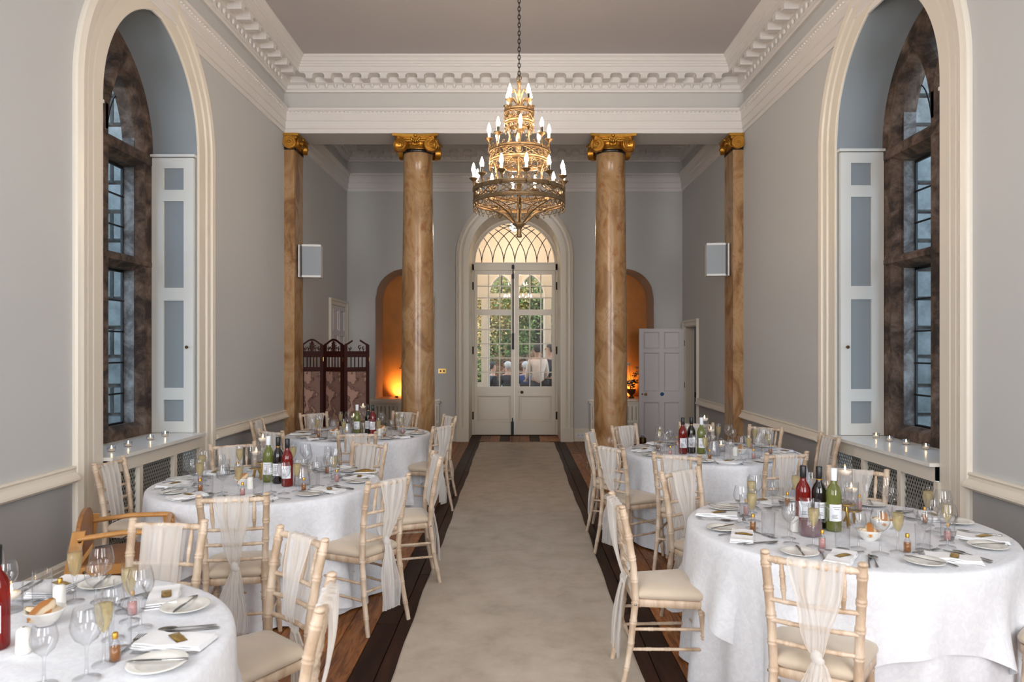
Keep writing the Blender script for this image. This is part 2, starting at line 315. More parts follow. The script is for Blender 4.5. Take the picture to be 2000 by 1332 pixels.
def sweep2d(P, path, prof, mb=None, smooth=False, closed=False, closeprof=False):
    mb = mb or MB(); m = len(path); rows = []
    for i in range(m):
        def nrm(a, b):
            dx, dz = b[0]-a[0], b[1]-a[1]; L = math.hypot(dx, dz) or 1; return (-dz/L, dx/L)
        if closed: n1 = nrm(path[i-1], path[i]); n2 = nrm(path[i], path[(i+1) % m])
        else:
            n1 = nrm(path[max(i-1, 0)], path[max(i, 1)]); n2 = nrm(path[min(i, m-2)], path[min(i+1, m-1)])
        nx, nz = n1[0]+n2[0], n1[1]+n2[1]; L2 = (nx*nx+nz*nz)/2 or 1; L2 = max(L2, 0.5)
        nx, nz = nx/L2, nz/L2
        rows.append([P(path[i][0]+nx*o, path[i][1]+nz*o, d) for o, d in prof])
    mb.grid(rows, closed, closeprof, smooth); return mb
def gothic(c, w, zs, c0, zb, n=18):
    """pointed arch outline from the foot of one jamb over the apex to the other"""
    R = w+c0; aa = math.acos(c0/R); pts = [(c-w, zb)] + [(c-w, zb+(zs-zb)*k/4) for k in (1, 2, 3)]
    pts += [(c+c0-R*math.cos(aa*i/n), zs+R*math.sin(aa*i/n)) for i in range(n+1)]
    r = [(2*c-u, z) for u, z in pts[:-1]][::-1]
    return pts+r
def gtop(c, w, zs, c0):
    R = w+c0; return lambda u: zs+math.sqrt(max(0, R*R-(abs(u-c)+c0)**2))
def rtop(c, w, zs): return lambda u: zs+math.sqrt(max(0, w*w-(u-c)**2))
def rnd(c, w, zs, zb, n=24): return [(c-w, zb)]+[(c-w*math.cos(PI*i/n), zs+w*math.sin(PI*i/n)) for i in range(n+1)]+[(c+w, zb)]
WL = dict(c=6.185, w=0.805, zs=3.60, c0=0.22)       # window in the left wall
WR = dict(c=5.955, w=0.835, zs=3.62, c0=0.22)
# no windows are built behind the camera: the added side panels light the tables
st('wall_left', wall_holes(PL, YB, YF, 0, ZC, [(WL['c']-WL['w'], WL['c']+WL['w'], 0.12, gtop(**WL), 40)]), 'dado_wall')
LD, RD = (11.98, 12.97, 2.445), (12.06, 12.90, 2.08)   # door openings in the side walls of the end bay
rd_hole = (RD[0], RD[1], 0.0, lambda u: RD[2], 2)
st('wall_right', wall_holes(PR, YB, YF, 0, ZC, [(WR['c']-WR['w'], WR['c']+WR['w'], 0.12, gtop(**WR), 40), rd_hole]), 'dado_wall')
AW, AZ = 0.84, 3.40
N1, N2, NW, NZ, NB = CX-2.01, CX+2.01, 0.54, 2.62, 0.775
st('wall_back', wall_holes(PF, XL, XR, 0, ZC, [(CX-AW, CX+AW, 0, rtop(CX, AW, AZ), 40), (N1-NW, N1+NW, NB, rtop(N1, NW, NZ), 30), (N2-NW, N2+NW, NB, rtop(N2, NW, NZ), 30)]), 'plaster')
st('wall_front', MB().box(XL, XR, YB-0.1, YB, 0, ZC), 'plaster')
st('ceiling', MB().box(XL-0.6, XR+0.6, YB-0.1, YF+1.0, ZC, ZC+0.1), 'plaster_ceiling')
# the beam over the columns
st('trim_3', MB().box(XL, XR, YE, YR, 4.58, ZC), 'plaster').name = 'beam'
# floor: dark sub-floor, boards laid on it
fl = st('floor', MB().box(XL-0.5, XR+0.5, YB, 17.2, -0.06, -0.022), 'dark')
bm_cache = {}
def board(x0, x1, y0, y1, dark):
    L = round(y1-y0, 2); w = round(x1-x0, 3); key = (w, L, dark)
    if key not in bm_cache:
        g = 0.0022; e = 0.003; hw, hl = w/2-g, L/2-g
        v = [(-hw, -hl, -0.022), (hw, -hl, -0.022), (hw, hl, -0.022), (-hw, hl, -0.022), (-hw, -hl, -e), (hw, -hl, -e), (hw, hl, -e), (-hw, hl, -e),
             (-hw+e, -hl+e, 0), (hw-e, -hl+e, 0), (hw-e, hl-e, 0), (-hw+e, hl-e, 0)]
        f = [(0, 1, 5, 4), (1, 2, 6, 5), (2, 3, 7, 6), (3, 0, 4, 7), (4, 5, 9, 8), (5, 6, 10, 9), (6, 7, 11, 10), (7, 4, 8, 11), (8, 9, 10, 11)]
        bm_cache[key] = MB().add(v, f).mesh('floor_board', 'dark_board' if dark else 'oak_board')
    link('floor_board', bm_cache[key], fl, ((x0+x1)/2, (y0+y1)/2, -random.random()*0.0012), kind='structure')
for side in (-1, 1):
    x = 0.60; k = 0
    lim = 3.12 if side < 0 else 3.03
    while x < lim-0.02:
        w = 0.135 if x < 0.86 else random.choice((0.165, 0.18, 0.195)); x2 = min(x+w, lim); y = 3.0 - random.random()*0.8 if k else 3.0
        y = max(y, 2.4)
        while y < YF-0.02:
            L = random.choice((1.6, 2.0, 2.4, 2.9)); y2 = min(y+L, YF)
            if YF-y2 < 0.5: y2 = YF
            a, b = (x, x2) if side > 0 else (-x2, -x)
            board(a, b, y, y2, x < 0.86 or (k % 11 == 7 and random.random() < 0.5)); y = y2
        x = x2; k += 1
for k in range(9):                                     # boards in the doorway
    board(CX-AW+k*2*AW/9, CX-AW+(k+1)*2*AW/9, YF, 14.06, k % 3 == 0)
board(-0.60, 0.60, 12.98, 13.15, False)
st('floor_front', MB().box(XL, XR, YB, 2.4, -0.022, -0.002), 'oak_board').parent = fl
# carpet runner
mb = MB(); rows = []
for i in range(80):
    y = -1.0+i*(12.93+1.0)/79; e1 = 0.006*math.sin(y*2.1)+0.004*math.sin(y*7.3); e2 = 0.006*math.sin(y*1.7+2)+0.004*math.sin(y*6.1)
    k = 0.028*max(0, (y-5)/8)
    rows.append([(-0.652-k+e1, y, 0.0), (-0.650-k+e1, y, 0.009), (-0.64-k+e1, y, 0.013), (-0.3, y, 0.0135), (0, y, 0.013), (0.3, y, 0.0135), (0.632+k+e2, y, 0.013), (0.645+k+e2, y, 0.009), (0.647+k+e2, y, 0.0)])
mb.grid(rows, smooth=False); mb.add(rows[-1], [tuple(range(9))])
tag(ob('carpet_runner', mb, 'carpet'), 'long worn beige carpet runner down the aisle to the arched door', 'carpet')
# ------------------------------------------------------------------ cornices
def ring(x0, x1, y0, y1, prof):
    mb = MB(); rows = []
    for p, z in prof: rows.append([(x0+p, y0+p, z), (x1-p, y0+p, z), (x1-p, y1-p, z), (x0+p, y1-p, z)])
    return mb.grid(rows, False, True, False)
UP = [(0, 5.12), (0.04, 5.12), (0.045, 5.15), (0.06, 5.158), (0.075, 5.20), (0.12, 5.222), (0.12, 5.30), (0.282, 5.30), (0.282, 5.365), (0.297, 5.372), (0.300, 5.395), (0.312, 5.40), (0.315, 5.42), (0.33, 5.43), (0.345, 5.46), (0.368, 5.482), (0.372, 5.499)]
LO = [(0, 4.58), (0.014, 4.582), (0.014, 4.635), (0.026, 4.64), (0.030, 4.65), (0.030, 4.735), (0.042, 4.742), (0.045, 4.752), (0.045, 4.825), (0.052, 4.832), (0.058, 4.862), (0.078, 4.875), (0.082, 4.90), (0, 4.902)]
tn = 0
def mod_mesh():
    p = [(-0.042, 5.217), (-0.042, 5.252), (-0.048, 5.272), (-0.062, 5.286), (-0.085, 5.290), (-0.1212, 5.290), (-0.1212, 5.2995)]
    p = p+[(-u, z) for u, z in p[::-1]]
    mb = MB().poly([(u, 0.0, z) for u, z in p][::-1], (0, 0.15, 0)); mb.box(-0.047, 0.047, 0, 0.15, 5.226, 5.232); return mb.mesh('modillion', 'trim_white')
MOD = mod_mesh()
EGG = MB().ball((0, 0, 0), 0.028, 8, 5, (0.75, 0.62, 1.15)).mesh('egg_carving', 'trim_white')
def carve(parent, line, a, b, fixed, inset_m, inset_e, face):
    """modillions and egg carvings along one side; face 'y-' = wall at fixed y seen from -y, 'x+' = wall at fixed x seen from +x ..."""
    n = int((b-a-0.24)/0.2424); off = (b-a-n*0.2424)/2+0.1212
    for k in range(n):
        u = a+off+k*0.2424
        if face == 'y-': link('modillion', MOD, parent, (u, fixed-0.27, 0), 0, kind='structure')
        if face == 'x+': link('modillion', MOD, parent, (fixed+0.27, u, 0), PI/2, kind='structure')
        if face == 'x-': link('modillion', MOD, parent, (fixed-0.27, u, 0), -PI/2, kind='structure')
        for h in (-0.0606, 0.0606):
            if face == 'y-': link('egg_carving', EGG, parent, (u+h, fixed-0.092, 5.19), 0, kind='structure')
            if face == 'x+': link('egg_carving', EGG, parent, (fixed+0.092, u+h, 5.19), PI/2, kind='structure')
            if face == 'x-': link('egg_carving', EGG, parent, (fixed-0.092, u+h, 5.19), PI/2, kind='structure')
t1 = st('trim_1', ring(XL, XR, YB, YE, UP), 'trim_white')
carve(t1, 0, XL+0.1, XR-0.1, YE, 0, 0, 'y-'); carve(t1, 0, 5.9, YE-0.1, XL, 0, 0, 'x+'); carve(t1, 0, 5.9, YE-0.1, XR, 0, 0, 'x-')
t2 = st('trim_2', ring(XL, XR, YR, YF, UP), 'trim_white')
carve(t2, 0, XL+0.1, XR-0.1, YF, 0, 0, 'y-'); carve(t2, 0, YR+0.1, YF-0.1, XL, 0, 0, 'x+'); carve(t2, 0, YR+0.1, YF-0.1, XR, 0, 0, 'x-')
t3 = st('trim_3', ring(XL, XR, YB, YE, LO), 'trim_white')
t4 = st('trim_4', ring(XL, XR, YR, YF, LO), 'trim_white')
def leafband(parent, pts, z):
    mb = MB()
    for (x, y) in pts: mb.ball((x, y, z), 0.013, 5, 3, (1.2, 1.2, 0.9))
    o = ob('leaf_carving', mb, 'trim_white', parent); o['kind'] = 'stuff'
leafband(t3, [(XL+0.1+k*0.055, YE-0.062) for k in range(109)]+[(XL+0.062, 4.6+k*0.055) for k in range(88)]+[(XR-0.062, 4.6+k*0.055) for k in range(88)], 4.853)
leafband(t4, [(XL+0.1+k*0.055, YF-0.062) for k in range(109)]+[(XL+0.062, YR+0.1+k*0.055) for k in range(53)]+[(XR-0.062, YR+0.1+k*0.055) for k in range(53)], 4.853)
# chair rails
RAIL = [(0.0, 0.88), (0.028, 0.88), (0.034, 0.868), (0.024, 0.855), (0.030, 0.835), (0.052, 0.815), (0.062, 0.800), (0.066, 0.785), (0.050, 0.778), (0.044, 0.768), (0.012, 0.762), (0.0, 0.755)]
BASE = [(0.0, 0.235), (0.008, 0.235), (0.02, 0.215), (0.02, 0.19), (0.026, 0.185), (0.026, 0.0), (0, 0)]
def rail(n, P, u0, u1, prof, mt='cream_gloss'):
    rows = [[P(u0, z, -p) for p, z in prof], [P(u1, z, -p) for p, z in prof]]
    mb = MB().grid(rows, smooth=False); mb.add(rows[0], [tuple(range(len(prof)))]); mb.add(rows[1], [tuple(range(len(prof)))]); return st(n, mb, mt)
rail('trim_5', PL, YB, 5.02, RAIL); rail('trim_6', PL, 7.34, YE-0.0, RAIL); rail('trim_7', PR, YB, 4.78, RAIL); rail('trim_8', PR, 7.15, YE, RAIL)
rail('trim_9', PR, 9.99, RD[0]-0.11, RAIL); rail('trim_10', PL, 9.99, LD[0]-0.11, RAIL)
rail('baseboard_left', PL, YB, 5.02, BASE); rail('baseboard_left', PL, 7.34, YE, BASE); rail('baseboard_right', PR, YB, 4.78, BASE); rail('baseboard_right', PR, 7.15, YE, BASE)
rail('baseboard_left', PL, 9.99, LD[0]-0.11, BASE); rail('baseboard_right', PR, 9.99, RD[0]-0.11, BASE)
PFr = lambda u, z, d: (u, YF+d, z)
for a, b in ((XL, CX-1.07), (CX+1.07, XR)): rail('baseboard_back', PFr, a, b, BASE)
# ------------------------------------------------------------------ the two tall pointed windows
ARCH = [(0.0, 0.0), (0.0, -0.012), (0.010, -0.018), (0.13, -0.022), (0.138, -0.012), (0.15, -0.012), (0.16, -0.030), (0.22, -0.034), (0.228, -0.022), (0.24, -0.022), (0.25, -0.046), (0.30, -0.052), (0.325, -0.042), (0.345, -0.036), (0.352, -0.02), (0.352, 0.0)]
def tall_window(num, P, g, sgn):
    c, w, zs, c0 = g['c'], g['w'], g['zs'], g['c0']
    root = link('window_%d' % num, None, kind='structure')
    D = 0.43
    def S(n, mb, mt, par=None): return st(n, mb, mt, par or root)
    S('architrave', sweep2d(P, gothic(c, w, zs, c0, 0.0), ARCH), 'cream_gloss')
    S('reveal', sweep2d(P, gothic(c, w, zs, c0, 0.87), [(0.0, 0.0), (0.0, D+0.2)]), 'inset_grey')
    # stone frame: jambs and arch, central mullion forking into two branches, two transoms, sill
    fp = [(-0.20, D+0.19), (-0.20, D+0.07), (-0.165, D+0.0), (-0.145, D-0.0), (-0.13, D+0.012), (-0.06, D+0.012), (-0.045, D), (0.0, D)]
    S('stone_frame', sweep2d(P, gothic(c, w, zs, c0, 0.87), fp), 'stone')
    mp_ = [(0.065, D+0.19), (0.065, D+0.07), (0.04, D+0.01), (0.02, D-0.012), (-0.02, D-0.012), (-0.04, D+0.01), (-0.065, D+0.07), (-0.065, D+0.19)]
    S('mullion', sweep2d(P, [(c, 0.87), (c, 2.0), (c, zs+0.22)], mp_), 'stone')
    R = w+c0
    for s in (-1, 1):
        cc = c+s*(c0+w)                                    # centre of the branch arc
        pts = []
        for i in range(24):
            a = PI-1.5*i/23; u = cc+R*math.cos(a)*1.0 if s > 0 else cc-R*math.cos(a); z = zs+R*math.sin(a)
            if z > gtop(c, w, zs, c0)(u)-0.03 if abs(u-c) < w else True: break
            pts.append((u, z))
        if s < 0: pts = pts[::-1]
        if len(pts) > 2: S('tracery_branch', sweep2d(P, pts, mp_), 'stone')
    for z0, z1 in ((2.44, 2.56), (3.42, 3.58)):
        tp = [((z1-z0)/2, D+0.19), ((z1-z0)/2, D+0.02), ((z1-z0)/2-0.03, D-0.01), (-(z1-z0)/2+0.05, D-0.01), (-(z1-z0)/2, D+0.08), (-(z1-z0)/2, D+0.19)]
        S('transom', sweep2d(P, [(c-w+0.01, (z0+z1)/2), (c+w-0.01, (z0+z1)/2)], tp), 'stone')
    S('stone_sill', sweep2d(P, [(c-w+0.01, 0.93), (c+w-0.01, 0.93)], [(0.06, D+0.19), (0.08, D+0.06), (0.04, D-0.0), (-0.06, D-0.005), (-0.06, D+0.19)]), 'stone')
    # pale splayed linings of every light
    for s in (-1, 1):
        for (z0, z1) in ((0.99, 2.44), (2.56, 3.42), (3.58, 4.0)):
            for u in (0.068, 0.603):
                uu = c+s*u; du = 0.004 if u < 0.3 else -0.004
                S('lining', MB().add([P(uu+s*du, z0, D+0.075), P(uu+s*du, z0, D+0.19), P(uu+s*du, z1, D+0.19), P(uu+s*du, z1, D+0.075)], [(0, 1, 2, 3)]), 'stone_pale')
    # leaded glass
    gd = D+0.185
    for s in (-1, 1):
        a0, a1 = sorted((c+s*0.065, c+s*0.605))
        um = a0+(a1-a0)*0.5
        for (z0, z1, nr) in ((0.99, 2.44, 5), (2.56, 3.42, 3)):
            hh = (z1-z0)/nr
            for r in range(nr):
                for (b0, b1) in ((a0, um), (um, a1)):
                    mb = MB(); p0, p1 = P(b0+0.004, z0+r*hh+0.004, gd), P(b1-0.004, z0+(r+1)*hh-0.004, gd+0.004)
                    mb.box(min(p0[0], p1[0]), max(p0[0], p1[0]), p0[1], p1[1], p0[2], p1[2]); S('pane', mb, 'dusk_glass')
                if r: S('lead_bar', MB().tube([P(a0, z0+r*hh, gd-0.008), P(a1, z0+r*hh, gd-0.008)], 0.009, 6), 'iron')
            S('lead_bar', MB().tube([P(um, z0, gd), P(um, z1, gd)], 0.007, 6), 'iron')
            S('casement_edge', sweep2d(P, [(a0, z0), (a0, z1), (a1, z1), (a1, z0)], [(0, gd-0.01), (-0.022, gd-0.01), (-0.022, gd+0.01)], closed=True), 'iron')
        # head light
        S('pane', MB().add([P(a0, 3.56, gd), P(a1, 3.56, gd), P(a1, 4.5, gd), P(a0, 4.5, gd)], [(0, 1, 2, 3)]), 'dusk_glass')
        for q in (-1, 1):
            S('lead_bar', MB().tube([P(um+q*(0.0+0.26*(1-math.cos(t*1.2))), 3.56+0.55*math.sin(t*1.2), gd) for t in [k/10 for k in range(11)]], 0.007, 5), 'iron')
    # painted ledge over the shutters, window board
    S('window_board', MB().box(*( (P(0, 0, D)[0], P(0, 0, -0.085)[0]) if sgn < 0 else (P(0, 0, -0.085)[0], P(0, 0, D)[0]) ), c-w, c+w, 0.855, 0.882), 'white_gloss')
    S('fascia', sweep2d(P, [(c-w, 0.86), (c+w, 0.86)], [(0, 0.0), (0, -0.045), (-0.115, -0.045), (-0.115, 0.0)]), 'cream_gloss')
    # radiator grille panels under the board
    L = [c-w, c-w+0.47, c-w+0.52, c-w+1.06, c-w+1.115, c+w]
    S('plinth', sweep2d(P, [(c-w, 0.12), (c+w, 0.12)], [(0.0, 0.0), (0, -0.04), (-0.12, -0.04), (-0.12, 0.0)]), 'cream_gloss')
    S('grille_back', MB().add([P(c-w, 0, 0.14), P(c+w, 0, 0.14), P(c+w, 0.87, 0.14), P(c-w, 0.87, 0.14)], [(0, 1, 2, 3)]), 'dark')
    for u in (L[0], (L[1]+L[2])/2, (L[3]+L[4])/2, L[5]):
        S('stile', sweep2d(P, [(u, 0.12), (u, 0.75)], [(0.027, 0.0), (0.027, -0.04), (-0.027, -0.04), (-0.027, 0.0)]), 'cream_gloss')
    for a, b in ((L[0]+0.02, L[1]+0.005), (L[2]-0.005, L[3]+0.005), (L[4]-0.005, L[5]-0.02)):
        mb = MB(); z0, z1 = 0.12, 0.75; step = 0.034; sl = 1.75; hw = 0.0075
        for q in (-1, 1):
            k = -int((z1-z0)/sl/step)-2
            while True:
                ua = a+k*step; 
                if ua > b+(z1-z0)/sl+0.1: break
                k += 1
                # bar u = ua + q*(z-z0)/sl ; clip to the panel
                u0_, u1_ = (ua, ua+(z1-z0)/sl) if q > 0 else (ua, ua-(z1-z0)/sl)
                def zat(u): return z0+(u-ua)*sl*q
                lo, hi = sorted((u0_, u1_)); lo, hi = max(lo, a), min(hi, b)
                if hi-lo < 0.004: continue
                mb.add([P(lo-hw, zat(lo), -0.006-q*0.002), P(lo+hw, zat(lo), -0.006-q*0.002), P(hi+hw, zat(hi), -0.006-q*0.002), P(hi-hw, zat(hi), -0.006-q*0.002)], [(0, 1, 2, 3)])
        g_ = S('grille', mb, 'grille_grey'); g_['kind'] = 'stuff'
    # folding shutters standing against both reveals
    for s in (-1, 1):
        u = c+s*(w-0.004); t = -s*0.035
        def Q(d0, d1, z0, z1, t0, t1, mt, nm, par):
            p0, p1 = P(u+t0, z0, d0), P(u+t1, z1, d1)
            return S(nm, MB().box(min(p0[0], p1[0]), max(p0[0], p1[0]), min(p0[1], p1[1]), max(p0[1], p1[1]), z0, z1), mt, par)
        sh = link('shutter', None, root, kind='structure')
        Q(0.0, D if s > 0 else D-0.14, 3.556, 3.58, 0, t*(1.6 if s > 0 else 1.0), 'white_gloss', 'ledge', sh)
        Q(0.02, 0.115, 0.885, 3.55, 0, t, 'white_gloss', 'stile', sh); Q(0.31, D-0.005, 0.885, 3.55, 0, t, 'white_gloss', 'stile', sh)
        zz = [(0.885, 0.995), (1.205, 1.32), (2.165, 2.29), (3.13, 3.24), (3.45, 3.55)]
        for a, b in zz: Q(0.115, 0.31, a, b, 0, t, 'white_gloss', 'rail', sh)
        for k in range(4):
            Q(0.115, 0.31, zz[k][1], zz[k+1][0], 0, t*0.45, 'inset_grey', 'inset_panel', sh)
        S('knob', MB().ball(P(u+t*1.7, 1.715, 0.075), 0.016, 10, 6).cyl(P(u+t, 1.715, 0.075), P(u+t*1.7, 1.715, 0.075), 0.007), 'dark_brass', sh)
tall_window(1, PL, WL, -1); tall_window(2, PR, WR, 1)
# masonry seen through the old glass: a return wall of the building, laid in blocks
def outer_wall(nm, xa, xb, y):
    w = st(nm, MB().box(xa, xb, y+0.05, y+0.5, -0.2, 6.5), 'stone')
    bw, bh = 0.62, 0.36
    me = {}
    for r in range(18):
        x = xa-(0.31 if r % 2 else 0)
        while x < xb-0.05:
            a, b = max(x, xa), min(x+bw, xb); x += bw
            if b-a < 0.1: continue
            key = round(b-a, 2)
            if key not in me:
                h = key/2-0.012; v = bh/2-0.012
                me[key] = MB().add([(-h, 0.04, -v), (h, 0.04, -v), (h, 0.04, v), (-h, 0.04, v), (-h+0.015, -0.02, -v+0.015), (h-0.015, -0.02, -v+0.015), (h-0.015, -0.02, v-0.015), (-h+0.015, -0.02, v-0.015)],
                                   [(4, 5, 6, 7), (0, 1, 5, 4), (1, 2, 6, 5), (2, 3, 7, 6), (3, 0, 4, 7)]).mesh('stone_block', 'ashlar')
            link('stone_block', me[key], w, ((a+b)/2, y+0.02-random.random()*0.012, -0.02+r*bh), kind='structure')
outer_wall('outer_wall_left', -7.2, -3.75, 8.9); outer_wall('outer_wall_right', 3.66, 7.1, 8.9)
# ------------------------------------------------------------------ end wall: arch, niches
A2 = [(0.0, 0.0), (0.0, -0.05), (0.10, -0.055), (0.112, -0.04), (0.12, -0.04), (0.135, -0.062), (0.175, -0.066), (0.19, -0.05), (0.2, -0.05), (0.21, -0.075), (0.228, -0.075), (0.228, 0)]
ar = st('trim_11', sweep2d(PF, rnd(CX, AW, AZ, 0), A2), 'cream_gloss')
st('arch_reveal', sweep2d(PF, rnd(CX, AW, AZ, 0), [(0, 0), (0, 0.99)], smooth=False), 'beige', ar)
for x in (CX-AW-0.12, CX+AW+0.12): st('plinth_block', MB().box(x-0.115, x+0.115, YF-0.085, YF, 0, 0.25), 'cream_gloss', ar)
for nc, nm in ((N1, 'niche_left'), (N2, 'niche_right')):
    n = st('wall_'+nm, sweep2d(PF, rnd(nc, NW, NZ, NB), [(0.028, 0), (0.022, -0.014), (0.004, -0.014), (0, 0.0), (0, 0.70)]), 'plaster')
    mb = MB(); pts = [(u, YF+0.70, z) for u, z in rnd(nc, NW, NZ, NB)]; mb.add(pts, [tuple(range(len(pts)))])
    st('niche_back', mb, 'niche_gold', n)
    st('niche_sill', MB().box(nc-NW-0.10, nc+NW+0.10, YF-0.05, YF+0.72, NB-0.035, NB+0.002), 'cream_gloss', n)
    l = bpy.data.lights.new('niche_lamp', 'SPOT'); l.energy = 26; l.color = (1.0, 0.56, 0.20); l.shadow_soft_size = 0.04; l.spot_size = 1.75; l.spot_blend = 0.8
    lo = bpy.data.objects.new('niche_lamp', l); C.objects.link(lo); lo.location = (nc-0.22 if nc < 0 else nc+0.10, YF+0.46, NB+0.05); lo.rotation_euler = (PI/2+0.55, 0, 0)
    lt = thing('niche_uplighter', 'small black uplighter on the sill of the %s glowing niche' % ('left' if nc < 0 else 'right'), 'lamp', (lo.location.x, YF+0.40, NB+0.002))
    ob('can', MB().lathe([(0.0001, 0), (0.03, 0), (0.03, 0.028), (0.026, 0.03), (0.024, 0.012), (0.0001, 0.012)], 16), 'black_cap', lt); ob('bracket', MB().box(-0.034, -0.031, -0.01, 0.01, 0, 0.04), 'black_cap', lt)
# slatted radiator covers under the niches
for nc, lab in ((N1, 'cream slatted radiator cover under the glowing niche behind the folding screen'), (N2, 'cream slatted radiator cover under the glowing niche beside the open white door')):
    t = thing('radiator_cover', lab, 'radiator cover', (nc, YF, 0))
    ob('top_shelf', MB().box(-0.67, 0.67, -0.26, -0.03, 0.715, 0.74), 'cream_gloss', t)
    ob('side_panel', MB().box(-0.64, -0.615, -0.23, -0.03, 0, 0.715), 'cream_gloss', t); ob('side_panel', MB().box(0.615, 0.64, -0.23, -0.03, 0, 0.715), 'cream_gloss', t)
    ob('back_panel', MB().box(-0.615, 0.615, -0.19, -0.18, 0.02, 0.7), 'beige', t)
    for z in (0.02, 0.36, 0.66): ob('rail', MB().box(-0.615, 0.615, -0.235, -0.205, z, z+0.05), 'cream_gloss', t)
    sl = MB().box(-0.026, 0.026, -0.225, -0.208, 0.07, 0.66).mesh('slat', 'cream_gloss')
    for k in range(17): link('slat', sl, t, (-0.576+k*0.072, 0, 0))
# ------------------------------------------------------------------ arched double door with fanlight, in the deep reveal
DY = 14.08
dX = lambda c: (860+c/2.663-1010)*0.01006
dZ = lambda c: 1.7+(681-380-c/2.663)*0.01006
door = link('door_1', None, kind='structure')
def dbox(n, x0, x1, z0, z1, y0=-0.02, y1=0.025, mt='cream_gloss', par=None): return st(n, MB().box(x0, x1, DY+y0, DY+y1, z0, z1), mt, par or door)
PD = lambda u, z, d: (u, DY+d, z)
st('door_frame', sweep2d(PD, rnd(CX, AW-0.005, AZ, 0), [(0.0, -0.05), (-0.035, -0.05), (-0.045, -0.03), (-0.06, -0.03), (-0.06, 0.04)]), 'cream_gloss', door)
dbox('transom', CX-AW, CX+AW, 3.236, 3.375, -0.05, 0.04); dbox('transom_bead', CX-AW, CX+AW, 3.355, 3.385, -0.07, 0.0); dbox('threshold', CX-AW, CX+AW, -0.02, 0.012, -0.06, 0.06, 'dark_board')
fan = [(CX+(AW-0.06)*math.cos(PI*i/30), 3.385+(AZ-3.385)+(AW-0.06)*math.sin(PI*i/30)) for i in range(31)]
st('pane', MB().add([(u, DY, z) for u, z in fan], [tuple(range(31))]), 'pane_glass', door)
RB = AW-0.06
for k in range(7):
    xk = CX-RB+(k+0.6+0.4*0)*2*RB/7.2
    for q in (-1, 1):
        pts = []
        for i in range(30):
            a = i*0.05; u = xk+q*0.765*(1-math.cos(a)); z = 3.38+0.765*math.sin(a)
            if (u-CX)**2+(z-AZ)**2 > RB*RB: break
            pts.append((u, DY-0.004, z))
        if len(pts) > 2: st('fanlight_bar', MB().tube(pts, 0.0085, 5, cap=False), 'iron', door)
def leaf(l0, p0, p1, l1, hinge):
    lf = link('door_leaf', None, door, kind='structure')
    X0, A, B, X1 = dX(l0), dX(p0), dX(p1), dX(l1)
    zz = [0.012, dZ(1182), dZ(1047), dZ(998), dZ(628), dZ(598), dZ(416), dZ(395)-0.003]
    dbox('stile', X0, A, zz[0], zz[7], par=lf); dbox('stile', B, X1, zz[0], zz[7], par=lf)
    for a, b in ((zz[0], zz[1]), (zz[2], zz[3]), (zz[4], zz[5]), (zz[6], zz[7])): dbox('rail', A, B, a, b, par=lf)
    dbox('panel', A, B, zz[1], zz[2], 0.0, 0.012, par=lf); dbox('raised_field', A+0.05, B-0.05, zz[1]+0.05, zz[2]-0.05, -0.006, 0.0, par=lf)
    st('panel_moulding', sweep2d(PD, [(A, zz[1]), (A, zz[2]), (B, zz[2]), (B, zz[1])], [(0.012, -0.02), (0.010, -0.027), (0.0, -0.027), (-0.005, -0.018), (-0.02, -0.006), (-0.026, -0.0002)], closed=True), 'cream_gloss', lf)
    st('field_edge', sweep2d(PD, [(A+0.05, zz[1]+0.05), (A+0.05, zz[2]-0.05), (B-0.05, zz[2]-0.05), (B-0.05, zz[1]+0.05)], [(0.012, -0.0002), (-0.0, -0.009), (-0.02, -0.009), (-0.021, -0.005)], closed=True), 'cream_gloss', lf)
    for (a, b, n) in ((zz[3], zz[4], 5), (zz[5], zz[6], 3)):
        w = (B-A)/3; h = (b-a)/n
        for i in range(3):
            for j in range(n): dbox('pane', A+i*w+0.004, A+(i+1)*w-0.004, a+j*h+0.004, a+(j+1)*h-0.004, -0.001, 0.003, 'pane_glass', lf)
        for i in (1, 2): dbox('glazing_bar', A+i*w-0.011, A+i*w+0.011, a, b, -0.014, 0.014, par=lf)
        for j in range(1, n): dbox('glazing_bar', A, B, a+j*h-0.010, a+j*h+0.010, -0.0135, 0.0135, par=lf)
    for z in (dZ(477), dZ(810), dZ(1148)): st('hinge', MB().cyl((hinge, DY-0.055, z-0.075), (hinge, DY-0.055, z+0.075), 0.015, n=8), 'iron', lf)
    return lf
leaf(174, 193, 367, 385, dX(171)); rl = leaf(387, 408, 580, 603, dX(604))
zb = dZ(805)
st('bolt', MB().cyl((CX-0.035, DY-0.055, 3.35), (CX-0.035, DY-0.055, dZ(725)), 0.011, n=8).box(CX-0.062, CX-0.008, DY-0.085, DY-0.03, 3.26, 3.335).box(CX-0.06, CX-0.01, DY-0.075, DY-0.03, dZ(438), dZ(415)).box(CX-0.058, CX-0.010, DY-0.08, DY-0.025, zb, dZ(722)), 'iron', door)
st('bolt', MB().box(CX-0.075, CX-0.02, DY-0.07, DY-0.02, dZ(1247), dZ(1180)).cyl((CX-0.047, DY-0.06, 0.01), (CX-0.047, DY-0.06, dZ(1160)), 0.01, n=8), 'iron', door)
st('door_knob', MB().ball((dX(424), DY-0.07, dZ(1027)), 0.03, 12, 8, (1, 0.8, 1)).cyl((dX(424), DY-0.02, dZ(1027)), (dX(424), DY-0.06, dZ(1027)), 0.012), 'dark_brass', door)
st('escutcheon', MB().ball((dX(406), DY-0.022, dZ(1025)), 0.022, 10, 6, (0.7, 0.25, 1)), 'china', door)
